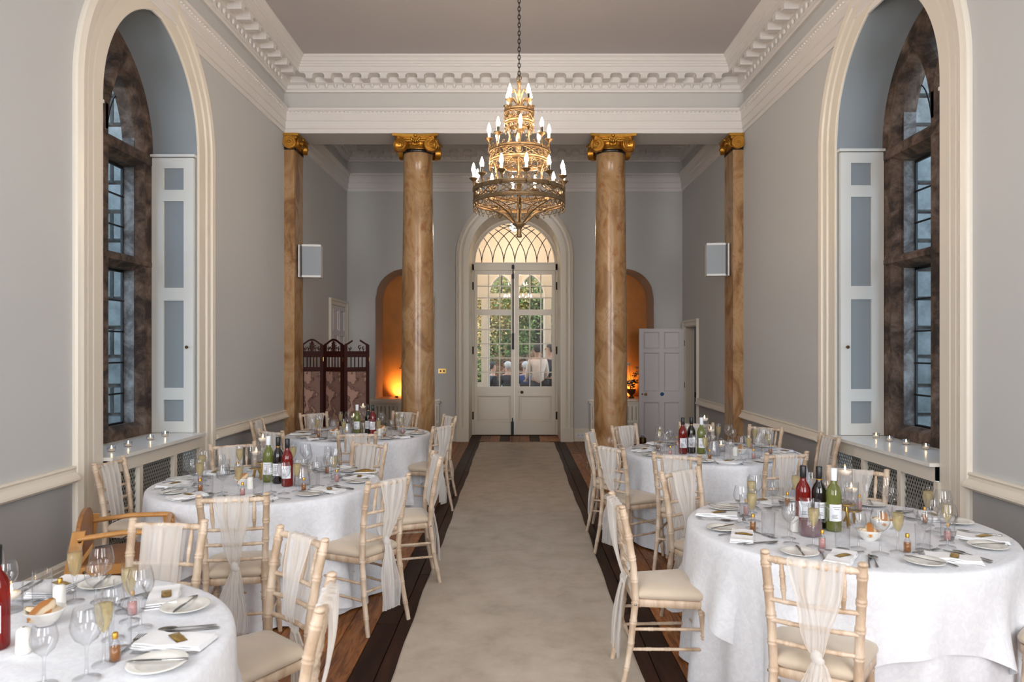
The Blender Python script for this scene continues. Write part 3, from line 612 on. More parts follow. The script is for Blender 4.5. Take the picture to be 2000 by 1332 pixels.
# ------------------------------------------------------------------ glazed porch beyond the door
VX0, VX1, VY = -1.70, 1.55, 17.2
P3 = lambda u, z, d: (u, VY+d, z); P4 = lambda u, z, d: (VX0-d, u, z); P5 = lambda u, z, d: (VX1+d, u, z)
gl = [(-0.30-0.07, 0.285), (0.34, 0.29)]
st('wall_porch_end', wall_holes(P3, VX0, VX1, 0, 5.2, [(-1.45, -0.86, 0.9, lambda u: 2.9, 2), (-0.665, -0.075, 0, gtop(-0.37, 0.295, 2.98, 0.25), 16), (0.045, 0.635, 0, gtop(0.34, 0.295, 2.98, 0.25), 16), (0.82, 1.35, 0.9, lambda u: 2.9, 2)]), 'beige')
for cc in (-0.37, 0.34):
    st('trim_12', sweep2d(P3, gothic(cc, 0.295, 2.98, 0.25, 0), [(0, 0.2), (0, -0.02), (0.03, -0.03), (0.05, 0)]), 'cream_gloss')
    st('transom', MB().box(cc-0.29, cc+0.29, VY, VY+0.08, 2.93, 3.03), 'beige', bpy.data.objects['wall_porch_end'])
    st('glazing_bar', MB().box(cc-0.012, cc+0.012, VY+0.02, VY+0.05, 3.0, 3.5), 'iron', bpy.data.objects['wall_porch_end'])
for P_, nm in ((P4, 'wall_porch_left'), (P5, 'wall_porch_right')):
    st(nm, wall_holes(P_, DY+0.1, VY, 0, 5.2, [(15.15, 16.7, 0.6, gtop(15.925, 0.775, 2.9, 0.2), 20)]), 'beige')
    st('glazing_bar', MB().add([P_(15.9, 0.6, 0.1), P_(15.94, 0.6, 0.1), P_(15.94, 3.5, 0.1), P_(15.9, 3.5, 0.1)], [(0, 1, 2, 3)]), 'iron', bpy.data.objects[nm])
for a, b in ((VX0-0.1, CX-AW-0.01), (CX+AW+0.01, VX1+0.1)): st('wall_porch_front', MB().box(a, b, DY+0.06, DY+0.16, 0, 5.2), 'beige')
st('wall_porch_front', wall_holes(lambda u, z, d: (u, DY+0.1, z), CX-AW-0.02, CX+AW+0.02, 3.3, 5.2, [(CX-AW, CX+AW, 3.3, rtop(CX, AW, AZ), 20)]), 'beige')
st('ceiling_porch', MB().box(VX0-0.1, VX1+0.1, DY+0.1, VY, 4.75, 4.85), 'plaster_ceiling')
# ------------------------------------------------------------------ side doors of the end bay
CAS = [(0.0, 0.0), (0.0, -0.022), (0.05, -0.026), (0.06, -0.018), (0.07, -0.034), (0.105, -0.04), (0.105, 0)]
d2 = link('door_2', None, kind='structure')
st('casing', sweep2d(PL, [(LD[0], 0), (LD[0], LD[2]), (LD[1], LD[2]), (LD[1], 0)], CAS), 'cream_gloss', d2)
def pdoor(par, P, u0, u1, z1, t0, t1, mt='door_white', rows=((0.167, 0.738), (0.935, 1.628), (1.706, 2.0))):
    """six-panel leaf between u0 and u1"""
    def B(n, a, b, c_, d_, f0, f1):
        p, q = P(a, c_, f0), P(b, d_, f1); st(n, MB().box(min(p[0], q[0]), max(p[0], q[0]), min(p[1], q[1]), max(p[1], q[1]), c_, d_), mt, par)
    k = z1/2.06; W = u1-u0; sg = 1 if t1 > t0 else -1; s = 0.09*W/0.84; m = u0+W/2; ms = 0.045*W/0.84; f = t0+sg*0.014
    B('leaf_core', u0, u1, 0.012, z1, f, t1)
    for a, b in ((u0, u0+s), (u1-s, u1), (m-ms, m+ms)): B('stile', a, b, 0.012, z1, t0, f)
    zs_ = [0.012]+[q*k for r in rows for q in r]+[z1]
    for l, r in ((u0+s, m-ms), (m+ms, u1-s)):
        for q in range(0, 8, 2): B('rail', l, r, zs_[q], zs_[q+1], t0, f)
        for (a, b) in rows:
            a, b = a*k, b*k
            st('panel_moulding', sweep2d(P, [(l, a), (l, b), (r, b), (r, a)], [(0.012, t0), (0.010, t0-sg*0.006), (0.0, t0-sg*0.006), (-0.004, t0), (-0.016, t0+sg*0.010), (-0.020, f-sg*0.0005)], closed=True), mt, par)
pdoor(d2, PL, LD[0]+0.005, LD[1]-0.005, LD[2]-0.01, -0.016, 0.004)
d3 = link('door_3', None, kind='structure')
st('casing', sweep2d(PR, [(RD[0], 0), (RD[0], RD[2]+0.02), (RD[1], RD[2]+0.02), (RD[1], 0)], CAS), 'cream_gloss', d3)
st('jamb', sweep2d(PR, [(RD[0], 0), (RD[0], RD[2]), (RD[1], RD[2]), (RD[1], 0)], [(0, 0), (0, 0.16)]), 'beige', d3)
# the opened leaf stands square to the side wall
PO = lambda u, z, d: (u, 12.88+d, z)
dl = link('door_leaf', None, d3, kind='structure')
pdoor(dl, PO, 2.19, 3.00, 2.06, -0.02, 0.022)
st('door_knob', MB().ball((2.30, 12.815, 0.885), 0.028, 12, 8).cyl((2.30, 12.86, 0.885), (2.30, 12.81, 0.885), 0.012), 'brass', dl)
st('keyhole_cover', MB().ball((2.245, 12.858, 0.885), 0.014, 8, 5, (1, 0.3, 1)), 'dark_brass', dl)
st('door_sign', MB().lathe([(0.0, 0.006), (0.032, 0.006), (0.034, 0.0)], 24, Matrix.Translation((2.60, 12.858, 0.885)) @ Matrix.Rotation(PI/2, 4, 'X')), 'blue_sign', dl)
for z in (0.3, 1.05, 1.8): st('hinge', MB().cyl((3.005, 12.87, z-0.05), (3.005, 12.87, z+0.05), 0.009, n=8), 'dark_brass', dl)
# passage beyond
ps = st('wall_passage', MB().add([(XR+0.16, 10.9, 0), (XR+1.6, 10.9, 0), (XR+1.6, 13.5, 0), (XR+0.16, 13.5, 0), (XR+0.16, 10.9, 2.6), (XR+1.6, 10.9, 2.6), (XR+1.6, 13.5, 2.6), (XR+0.16, 13.5, 2.6)],
    [(1, 2, 6, 5), (2, 3, 7, 6), (0, 1, 5, 4), (4, 5, 6, 7), (0, 1, 2, 3)]), 'corridor_grey')
st('passage_rail', MB().box(XR+0.16, XR+1.6, 13.46, 13.5, 0.78, 0.88).box(XR+1.57, XR+1.6, 10.9, 13.5, 0.78, 0.88), 'dark', ps)
# switches and sockets
t = thing('light_switch', 'polished brass double switch plate between the column and the arched door', 'switch', (-1.372, YF, 1.29))
ob('plate', MB().box(-0.073, 0.073, -0.008, 0, -0.043, 0.043), 'brass', t)
for x in (-0.032, 0.032): ob('rocker', MB().box(x-0.014, x+0.014, -0.014, -0.006, -0.018, 0.018), 'black_cap', t)
t = thing('wall_socket', 'white double socket on the skirting beside the arched door', 'socket', (1.16, YF-0.026, 0.115))
ob('plate', MB().box(-0.073, 0.073, -0.012, 0, -0.043, 0.043), 'white_cap', t)
for x in (-0.036, 0.036): ob('outlet', MB().box(x-0.010, x-0.004, -0.0135, -0.011, -0.008, 0.004).box(x+0.004, x+0.010, -0.0135, -0.011, -0.008, 0.004).box(x-0.003, x+0.003, -0.0135, -0.011, 0.008, 0.016), 'black_cap', t)
# ------------------------------------------------------------------ marble columns with gilt capitals
def spiral(mb, c, ax, r0, turns=2.6, s=1, tr=0.009, n=44):
    """flat scroll in the plane across ax; s = winding direction"""
    ax = Vector(ax).normalized(); up = Vector((0, 0, 1)); sd = up.cross(ax)
    pts = []; rr = []
    for i in range(n):
        f = i/(n-1); a = PI/2+s*turns*2*PI*f; r = r0*(1-f)**0.9+0.004
        pts.append(Vector(c)+sd*(r*math.cos(a))+up*(r*math.sin(a))+ax*(0.012*f)); rr.append(tr*(1-0.55*f))
    mb.tube(pts, rr, 6); return mb
def volute(c, ax, s, r0=0.075, dep=0.07):
    mb = MB(); ax = Vector(ax).normalized(); c = Vector(c)
    mb.cyl(c-ax*dep, c, r0*0.96, n=20); spiral(mb, c+ax*0.002, ax, r0*0.93, s=s); mb.ball(c+ax*0.012, 0.016, 8, 5); return mb
def capital(par, hx, hy, zt):
    """gilt capital under z = zt, half sizes hx, hy"""
    ob('abacus', MB().poly([(x, y, zt-0.035) for x, y in [(-hx-0.01, -hy-0.01), (-hx*0.6, -hy+0.02), (0, -hy+0.035), (hx*0.6, -hy+0.02), (hx+0.01, -hy-0.01), (hx-0.02, -hy*0.6), (hx-0.035, 0), (hx-0.02, hy*0.6), (hx+0.01, hy+0.01), (hx*0.6, hy-0.02), (0, hy-0.035), (-hx*0.6, hy-0.02), (-hx-0.01, hy+0.01), (-hx+0.02, hy*0.6), (-hx+0.035, 0), (-hx+0.02, -hy*0.6)]], (0, 0, 0.034)), 'gilt_bright', par)
    ob('band', MB().box(-hx+0.05, hx-0.05, -hy+0.05, hy-0.05, zt-0.105, zt-0.035), 'gilt', par)
    for (ax_, s_) in (('y', -1), ('y', 1), ('x', -1), ('x', 1)):       # the channel that joins each pair of scrolls, and a leaf on it
        q = [(-hx+0.085, -0.052), (-hx*0.4, -0.066), (0, -0.074), (hx*0.4, -0.066), (hx-0.085, -0.052)]
        for dz in (0, -0.022): ob('channel', MB().tube([((u, s_*(hy-0.035), zt+z+dz) if ax_ == 'y' else (s_*(hx-0.035), u, zt+z+dz)) for u, z in q], 0.010, 6), 'gilt_bright', par)
        lf = MB()
        for k in range(7):
            a = (k-3)*0.5; u = math.sin(a)*0.055; z = -0.06-0.035*math.cos(a)
            p = (u, s_*(hy-0.02), zt+z) if ax_ == 'y' else (s_*(hx-0.02), u, zt+z); lf.ball(p, 0.016, 6, 4, (0.8, 0.8, 1.6))
        ob('leaf', lf, 'gilt_bright', par)
        for e_ in (-1, 1):
            lf = MB()
            for k in range(4):
                u = e_*(hx-0.02); z = -0.235-k*0.012+0.03*k; p = (u*(0.72-k*0.03), s_*(hy-0.05), zt-0.20+0.02*k) if ax_ == 'y' else (s_*(hx-0.05), u*(0.72-k*0.03), zt-0.20+0.02*k)
                lf.ball(p, 0.017, 6, 4, (1.1, 1.1, 0.8))
            ob('leaf', lf, 'gilt', par)
    ob('echinus', MB().lathe([(0.185, zt-0.22), (0.205, zt-0.20), (0.20, zt-0.185), (0.19, zt-0.18), (0.20, zt-0.17), (0.235, zt-0.13), (0.245, zt-0.09), (0.22, zt-0.07)], 28), 'gilt', par)
    ob('neck_band', MB().lathe([(0.198, zt-0.225), (0.206, zt-0.215), (0.206, zt-0.185), (0.198, zt-0.178)], 28), 'black_cap', par)
    for sx in (-1, 1):
        for sy in (-1, 1):
            ob('volute', volute((sx*(hx-0.085), sy*(hy-0.02), zt-0.142), (sx*0.25, sy, 0), sx*sy*-1 if sy < 0 else sx, 0.094), 'gilt', par)
            ob('volute', volute((sx*(hx-0.02), sy*(hy-0.085), zt-0.142), (sx, sy*0.25, 0), sy if sx < 0 else -sy, 0.094), 'gilt', par)
    for (x, y) in ((0, -hy+0.03), (0, hy-0.03), (-hx+0.03, 0), (hx-0.03, 0)):
        mb = MB().ball((x, y, zt-0.022), 0.026, 9, 6, (1, 1, 0.9)); ob('rosette', mb, 'gilt_bright', par)
        mb = MB()
        for k in range(5):
            a = (k-2)*0.42; dx, dy = (math.sin(a)*0.05, 0) if abs(x) < 1e-6 else (0, math.sin(a)*0.05)
            mb.ball((x*0.93+dx, y*0.93+dy, zt-0.10-0.03*math.cos(a)), 0.021, 7, 5, (0.7, 0.7, 1.5))
        ob('palmette', mb, 'gilt', par)
def column(x, lab):
    t = thing('marble_column', lab, 'column', (x, 9.86, 0))
    pr = [(0.229, 0.24)]+[(0.229-0.034*max(0, (k/14-0.15)/0.85)**1.4, 0.24+k*(4.36-0.24)/14) for k in range(15)]+[(0.205, 4.365), (0.205, 4.375)]
    ob('shaft', MB().lathe(pr, 40), 'marble', t)
    ob('base', MB().lathe([(0.30, 0.10), (0.315, 0.13), (0.30, 0.16), (0.265, 0.175), (0.26, 0.19), (0.275, 0.205), (0.265, 0.235), (0.235, 0.245)], 40).box(-0.31, 0.31, -0.31, 0.31, 0.0, 0.10), 'marble', t)
    capital(t, 0.295, 0.295, 4.578); return t
column(-1.362, 'veined tan marble column with gilt capital standing left of the arched door')
column(1.285, 'veined tan marble column with gilt capital standing right of the arched door')
def pilaster(s, lab):
    x = XL if s < 0 else XR
    t = thing('marble_pilaster', lab, 'pilaster', (x, 9.6, 0)); q = -s
    def bx(a, b, y0, y1, z0, z1): a, b = sorted((q*a, q*b)); return MB().box(a, b, y0, y1, z0, z1)
    ob('shaft', bx(0, 0.137, 0.0, 0.39, 0.16, 4.40), 'marble', t)
    ob('base', bx(0, 0.17, -0.03, 0.42, 0, 0.16), 'marble', t)
    mb = bx(0, 0.20, -0.05, 0.44, 4.543, 4.578); a, b = sorted((0, q*0.175)); mb.box(a, b, -0.03, 0.42, 4.51, 4.545); ob('abacus', mb, 'gilt_bright', t)
    ob('bell', bx(0, 0.155, -0.012, 0.40, 4.40, 4.512), 'gilt', t); ob('neck_band', bx(0, 0.143, -0.006, 0.396, 4.365, 4.402), 'black_cap', t)
    ob('volute', volute((q*0.085, -0.055, 4.455), (q*0.12, -1, 0), -q, 0.088, 0.05), 'gilt', t)
    ob('volute', volute((q*0.20, 0.04, 4.455), (q, -0.25, 0), q, 0.075, 0.05), 'gilt', t)
    ob('volute', volute((q*0.20, 0.35, 4.455), (q, 0.25, 0), -q, 0.075, 0.05), 'gilt', t)
    mb = MB()
    for k in range(5): mb.ball((q*0.185, 0.195+math.sin((k-2)*0.42)*0.05, 4.475-0.03*math.cos((k-2)*0.42)), 0.022, 7, 5, (0.8, 0.7, 1.5))
    ob('palmette', mb, 'gilt', t); ob('rosette', MB().ball((q*0.19, 0.195, 4.55), 0.028, 9, 6), 'gilt_bright', t)
pilaster(-1, 'flat marble pilaster with gilt capital on the left wall behind the loudspeaker')
pilaster(1, 'flat marble pilaster with gilt capital on the right wall behind the loudspeaker')
# loudspeakers on the pilasters
for s, lab in ((-1, 'white wall loudspeaker with grey mesh front on the left pilaster'), (1, 'white wall loudspeaker with grey mesh front on the right pilaster')):
    x = (XL+0.137) if s < 0 else (XR-0.137); q = -s
    t = thing('loudspeaker', lab, 'loudspeaker', (x+q*0.02, 9.70, 2.89 if s < 0 else 2.91))
    T = Matrix.Rotation(q*0.12, 4, 'Z')
    def bx(a, b, y0, y1, z0, z1): a, b = sorted((q*a, q*b)); return MB().box(a, b, y0, y1, z0, z1, T)
    ob('case', bx(0.05, 0.30, 0.0, 0.16, -0.22, 0.22), 'speaker_white', t); ob('mesh_front', bx(0.052, 0.298, -0.012, 0.0, -0.195, 0.195), 'speaker_mesh', t)
    ob('top_trim', bx(0.05, 0.30, -0.014, 0.0, 0.195, 0.222), 'speaker_white', t); ob('bottom_trim', bx(0.05, 0.30, -0.014, 0.0, -0.222, -0.195), 'speaker_white', t)
    ob('bracket', bx(-0.0, 0.018, 0.0, 0.12, -0.22, 0.22), 'speaker_white', t); 
    for z_ in (-0.215, 0.205): ob('bracket_arm', bx(0.0, 0.06, 0.03, 0.10, z_, z_+0.01), 'speaker_mesh', t)

l = bpy.data.lights.new('porch_fill_light', 'POINT'); l.energy = 110; l.color = (1.0, 0.80, 0.60); l.shadow_soft_size = 0.12  # warm fill added to brighten the porch
lo = bpy.data.objects.new('porch_fill_light', l); C.objects.link(lo); lo.location = (-0.07, 15.6, 4.35)
t = thing('porch_fill_globe', 'small added glass globe around the fill light under the porch ceiling', 'lamp', (-0.07, 15.6, 0))
ob('ceiling_rod', MB().cyl((0, 0, 4.48), (0, 0, 4.75), 0.01), 'brass', t); ob('globe', MB().ball((0, 0, 4.35), 0.13, 16, 10), 'glass', t)  # rod and globe invented to carry the added porch fill
# ------------------------------------------------------------------ chandelier
CHX, CHY = 0.018, 6.40
ch = thing('chandelier', 'three-tiered antique brass chandelier with lit candle bulbs hanging from a chain', 'chandelier', (CHX, CHY, 0))
mb = MB(); z = 4.10; k = 0
while z < 5.49:
    pts = [((0.011*math.cos(a) if k % 2 else 0), (0 if k % 2 else 0.011*math.cos(a)), z+0.021+0.024*math.sin(a)) for a in [2*PI*i/10 for i in range(10)]]
    mb.tube(pts, 0.0042, 5, closed=True); z += 0.036; k += 1
o = ob('chain', mb, 'iron', ch); o['kind'] = 'stuff'
ob('ceiling_rose', MB().lathe([(0.0, 5.45), (0.03, 5.455), (0.07, 5.48), (0.08, 5.499)], 20), 'antique', ch)
ob('stem', MB().lathe([(0.0, 2.69), (0.024, 2.695), (0.024, 2.71), (0.020, 2.73), (0.020, 2.76), (0.03, 2.785), (0.062, 2.81), (0.058, 2.82), (0.022, 2.83), (0.018, 3.0), (0.022, 3.2), (0.05, 3.215), (0.05, 3.222), (0.018, 3.235), (0.016, 3.6), (0.016, 3.8), (0.022, 3.88), (0.017, 3.95), (0.012, 4.05), (0.018, 4.065), (0.018, 4.08), (0.008, 4.10), (0, 4.105)], 16), 'antique', ch)
ob('ring_hook', MB().tube([(0.02*math.cos(a), 0, 4.115+0.02*math.sin(a)) for a in [2*PI*i/12 for i in range(12)]], 0.005, 6, closed=True), 'antique', ch)
def hoop(r, z, h, t=0.008): return MB().lathe([(r-t, z), (r+0.004, z), (r+0.009, z+h*0.15), (r+0.001, z+h*0.3), (r+0.001, z+h*0.7), (r+0.009, z+h*0.85), (r+0.004, z+h), (r-t, z+h), (r-t, z)], 56)
def tier(r, z0, z1, n, fringe, crest):
    """openwork drum: two hoops, crossing tracery with roundels between them, drops below, leaf crest above"""
    H = z1-z0; hb = H*0.26
    ob('hoop', hoop(r, z0, hb), 'antique', ch); ob('hoop', hoop(r, z1-hb, hb), 'antique', ch)
    mb = MB(); A0, A1 = z0+hb, z1-hb
    def pt(a, z, rr=r): return (rr*math.cos(a), rr*math.sin(a), z)
    for k in range(n):
        a = 2*PI*k/n; da = 2*PI/n; zm = (A0+A1)/2; q = (A1-A0)*0.42
        mb.tube([pt(a+q/r*math.cos(t), zm+q*math.sin(t)) for t in [2*PI*i/12 for i in range(12)]], 0.006, 5, closed=True)
        for s in (-1, 1):
            mb.tube([pt(a+da*(0.18+0.64*f), zm+s*q*math.cos(PI*f)) for f in [i/6 for i in range(7)]], 0.0055, 5, cap=False)
            mb.tube([pt(a+da*(0.5+s*0.22*math.sin(PI*f)), A0+(A1-A0)*f) for f in [i/4 for i in range(5)]], 0.0045, 4, cap=False)
        mb.ball(pt(a+da/2, zm), 0.008, 6, 4)
    o = ob('tracery', mb, 'antique', ch); o['kind'] = 'stuff'
    mb = MB(); m = n*3
    for k in range(m):
        a = 2*PI*k/m
        if fringe:
            mb.tube([pt(a, z0), pt(a+PI/m*0.6, z0-fringe*0.6), pt(a+PI/m, z0-fringe*0.5), pt(a+2*PI/m-PI/m*0.6, z0-fringe*0.6), pt(a+2*PI/m, z0)], 0.0045, 4, cap=False)
            mb.ball(pt(a+PI/m, z0-fringe*0.85), 0.008, 5, 4, (0.8, 0.8, 1.8))
        if crest:
            mb.ball(pt(a, z1+crest*0.5), 0.006, 5, 4, (1, 1, 2.0)); mb.tube([pt(a-PI/m*0.7, z1), pt(a-PI/m*0.35, z1+crest*0.8), pt(a, z1)], 0.0028, 4, cap=False)
    o = ob('fringe', mb, 'antique', ch); o['kind'] = 'stuff'
tier(0.405, 2.985, 3.13, 12, 0.06, 0.04); tier(0.262, 3.345, 3.475, 8, 0.05, 0.035); tier(0.128, 3.69, 3.83, 5, 0.06, 0.03)
# lit candle bulbs on drip pans
BULB = MB().lathe([(0.0001, 0.085), (0.004, 0.078), (0.010, 0.060), (0.0165, 0.036), (0.0175, 0.022), (0.013, 0.004), (0.009, 0.0)], 14).mesh('bulb', 'bulb')
PAN = MB().lathe([(0.006, -0.05), (0.008, -0.02), (0.02, -0.014), (0.036, 0.004), (0.042, 0.008), (0.034, 0.006), (0.014, 0.0), (0.012, 0.006), (0.0, 0.007)], 14).mesh('drip_pan', 'antique')
SLV = {c: MB().lathe([(0.0125, 0.0), (0.0125, 0.055), (0.009, 0.058)], 12).mesh('candle_sleeve', c) for c in ('sleeve_white', 'sleeve_black')}
def lamps(r, z, angs, zt):
    for k, a in enumerate(angs):
        x, y = r*math.cos(a), r*math.sin(a)
        p = link('drip_pan', PAN, ch, (x, y, z))
        link('candle_sleeve', SLV['sleeve_black' if k % 3 == 1 else 'sleeve_white'], p, (0, 0, 0.006)); link('bulb', BULB, p, (0, 0, 0.06))
        ri = r-0.012
        ob('arm', MB().tube([(ri*math.cos(a), ri*math.sin(a), zt), ((ri+0.02)*math.cos(a), (ri+0.02)*math.sin(a), zt-0.02), (x, y, z-0.05)], 0.005, 6), 'antique', ch)
lamps(0.408, 3.20, [2*PI*(k+0.28)/12 for k in range(12)], 3.11); lamps(0.268, 3.565, [2*PI*(k+0.05)/8-PI/2 for k in range(8)], 3.47); lamps(0.130, 3.885, [-PI/2-0.68, -PI/2+0.68, PI/2-0.9, PI/2+0.9], 3.83)
for k in range(8):                                    # ribs gathering to the foot, double scroll above
    a = 2*PI*k/8+0.02; c, s = math.cos(a), math.sin(a)
    def rp(r, z): return (r*c, r*s, z)
    ob('rib', MB().tube([rp(0.39, 2.985), rp(0.33, 2.972), rp(0.235, 2.945), rp(0.14, 2.90), rp(0.08, 2.85), rp(0.045, 2.815)], [0.006, 0.008, 0.009, 0.010, 0.009, 0.008], 7)
       .tube([rp(0.32, 2.985), rp(0.22, 2.98), rp(0.15, 2.96), rp(0.105, 2.92), rp(0.09, 2.87)], 0.006, 6)
       .tube([rp(0.20, 2.93), rp(0.23, 2.905), rp(0.255, 2.90), rp(0.265, 2.915), rp(0.255, 2.93), rp(0.24, 2.925)], 0.006, 6), 'antique', ch)
for k in range(6):
    a = 2*PI*k/6+0.5; c, s = math.cos(a), math.sin(a)
    def rp(r, z): return (r*c, r*s, z)
    ob('scroll', MB().tube([rp(0.395, 3.13), rp(0.36, 3.15), rp(0.30, 3.15), rp(0.245, 3.18), rp(0.225, 3.24), rp(0.235, 3.30), rp(0.262, 3.35)], 0.006, 6)
       .tube([rp(0.30, 3.15), rp(0.315, 3.175), rp(0.30, 3.195), rp(0.285, 3.18)], 0.005, 5).tube([rp(0.235, 3.30), rp(0.20, 3.315), rp(0.185, 3.295), rp(0.20, 3.28)], 0.005, 5), 'antique', ch)
    ob('scroll', MB().tube([rp(0.255, 3.475), rp(0.22, 3.49), rp(0.16, 3.49), rp(0.11, 3.52), rp(0.095, 3.58), rp(0.105, 3.64), rp(0.128, 3.70)], 0.0055, 6)
       .tube([rp(0.16, 3.49), rp(0.175, 3.515), rp(0.16, 3.53)], 0.0045, 5), 'antique', ch)
    ob('leaf_spray', MB().tube([rp(0.015, 3.86), rp(0.02, 3.93), rp(0.03, 3.98), rp(0.05, 4.01), rp(0.068, 4.0)], [0.006, 0.007, 0.006, 0.006, 0.010], 6).tube([rp(0.015, 3.86), rp(0.035, 3.90), rp(0.06, 3.93), rp(0.08, 3.92)], [0.005, 0.006, 0.006, 0.009], 6), 'antique', ch)
for (r, z) in ((0.26, 3.35), (0.40, 3.0), (0.127, 3.70)):
    for k in range(4):
        a = PI/4+k*PI/2; ob('cross_bar', MB().cyl((0.01*math.cos(a), 0.01*math.sin(a), z+0.01), (r*math.cos(a), r*math.sin(a), z+0.01), 0.006, n=6), 'antique', ch)
# ------------------------------------------------------------------ limewashed bamboo-turned chairs; local +y is the way the sitter faces
def bamboo(path, r, knots, n=10):
    """turned stick along path (list of points), with raised double rings at the given fractions"""
    P = [Vector(p) for p in path]; L = [0]
    for i in range(1, len(P)): L.append(L[-1]+(P[i]-P[i-1]).length)
    T = L[-1]; st_ = {0.0: 1.0, 1.0: 1.0}
    for l in L: st_[l/T] = 1.0
    e = 0.0045/T
    for k in knots:
        for (d, s) in ((-3.2*e, 1.0), (-2*e, 1.17), (-0.9*e, 1.17), (0, 0.99), (0.9*e, 1.17), (2*e, 1.17), (3.2*e, 1.0)):
            f = k+d
            if 0 < f < 1: st_[f] = s
    fs = sorted(st_); pts = []; rr = []
    for f in fs:
        l = f*T; i = 1
        while i < len(L)-1 and L[i] < l: i += 1
        t = (l-L[i-1])/(L[i]-L[i-1]); pts.append(P[i-1].lerp(P[i], t)); rr.append((r(f) if callable(r) else r)*st_[f])
    return MB().tube(pts, rr, n)
def chair_parts():
    ch_ = []
    def post(s): return [(s*0.172, -0.235, 0), (s*0.160, -0.19, 0.22), (s*0.152, -0.165, 0.44), (s*0.157, -0.175, 0.60), (s*0.166, -0.205, 0.78), (s*0.172, -0.235, 0.905)]
    for s in (-1, 1):
        mb = bamboo(post(s), lambda f: 0.0135+0.0045*min(1, f*2.2), (0.12, 0.25, 0.37, 0.48, 0.60, 0.72, 0.84, 0.955))
        mb.ball((s*0.172, -0.236, 0.912), 0.019, 10, 6, (1, 1, 0.55)); ch_.append(('back_leg', mb.mesh('back_leg', 'limewash'), []))
    def yb(z): return -0.165-0.07*max(0, (z-0.44)/0.465)**1.25
    def xb(z): return 0.152+0.020*(z-0.44)/0.465
    z = 0.885; x = xb(z)
    ch_.append(('top_rail', bamboo([(-x, yb(z), z), (-x/2, yb(z)-0.012, z), (0, yb(z)-0.016, z), (x/2, yb(z)-0.012, z), (x, yb(z), z)], 0.0135, (0.14, 0.38, 0.62, 0.86)).mesh('top_rail', 'limewash'), []))
    for z in (0.72, 0.635, 0.55):
        x = xb(z); ch_.append(('back_rail', bamboo([(-x, yb(z), z), (-x/2, yb(z)-0.010, z), (0, yb(z)-0.014, z), (x/2, yb(z)-0.010, z), (x, yb(z), z)], 0.0095, (0.2, 0.4, 0.6, 0.8), 8).mesh('back_rail', 'limewash'), []))
    for x in (-0.108, -0.037, 0.037, 0.108):
        ch_.append(('spindle', bamboo([(x*1.02, yb(0.885)-0.012, 0.878), (x*0.97, yb(0.72)-0.010, 0.726)], lambda f: 0.0065+0.004*math.sin(PI*min(1, f*1.0)), (0.3, 0.68), 8).mesh('spindle', 'limewash'), []))
    # seat frame and cushion: a rounded trapezoid
    def outline(gx, gy, n=7, r=0.055):
        cs = [(-0.150-gx, -0.168-gy), (0.150+gx, -0.168-gy), (0.195+gx, 0.20+gy), (-0.195-gx, 0.20+gy)]; out = []
        for i, (cx, cy) in enumerate(cs):
            sx = 1 if cx > 0 else -1; sy = 1 if cy > 0 else -1; rr = r if cy > 0 else 0.03
            a0 = [PI, 1.5*PI, 0, PI/2][i]
            for k in range(n): a = a0+PI/2*k/(n-1); out.append((cx-sx*rr+rr*math.cos(a), cy-sy*rr+rr*math.sin(a)))
        return out
    def shell(levels):
        rows = [[(x, y, z) for x, y in outline(g, g)] for g, z in levels]; mb = MB().grid(rows, False, True, True)
        mb.add(rows[0], [tuple(range(len(rows[0])))[::-1]]); mb.add(rows[-1], [tuple(range(len(rows[0])))]); return mb
    ch_.append(('seat_frame', shell([(-0.004, 0.405), (0.0, 0.408), (0.0, 0.440), (-0.004, 0.443)]).mesh('seat_frame', 'limewash'), []))
    ch_.append(('seat_cushion', shell([(-0.012, 0.443), (0.003, 0.454), (0.007, 0.468), (0.002, 0.482), (-0.018, 0.495), (-0.055, 0.504), (-0.112, 0.508)]).mesh('seat_cushion', 'seat_suede'), []))
    for s in (-1, 1):
        ch_.append(('front_leg', bamboo([(s*0.185, 0.195, 0), (s*0.176, 0.180, 0.2), (s*0.166, 0.165, 0.41)], lambda f: 0.0135+0.005*f, (0.2, 0.42, 0.64, 0.93)).mesh('front_leg', 'limewash'), []))
        for z in (0.20, 0.30):
            ch_.append(('stretcher', bamboo([(s*0.161, -0.195+(z-0.2)*0.15, z), (s*0.174, 0.178, z)], 0.0085, (0.25, 0.5, 0.75), 8).mesh('stretcher', 'limewash'), []))
        ch_.append(('bolt_head', MB().ball((s*0.170, -0.168, 0.425), 0.007, 7, 4).mesh('bolt_head', 'silver'), []))
    ch_.append(('stretcher', bamboo([(-0.174, 0.178, 0.25), (0.174, 0.178, 0.25)], 0.0085, (0.25, 0.5, 0.75), 8).mesh('stretcher', 'limewash'), []))
    ch_.append(('stretcher', bamboo([(-0.160, -0.19, 0.25), (0.160, -0.19, 0.25)], 0.0085, (0.25, 0.5, 0.75), 8).mesh('stretcher', 'limewash'), []))
    return ch_
CHAIR = ('dining_chair', None, chair_parts())
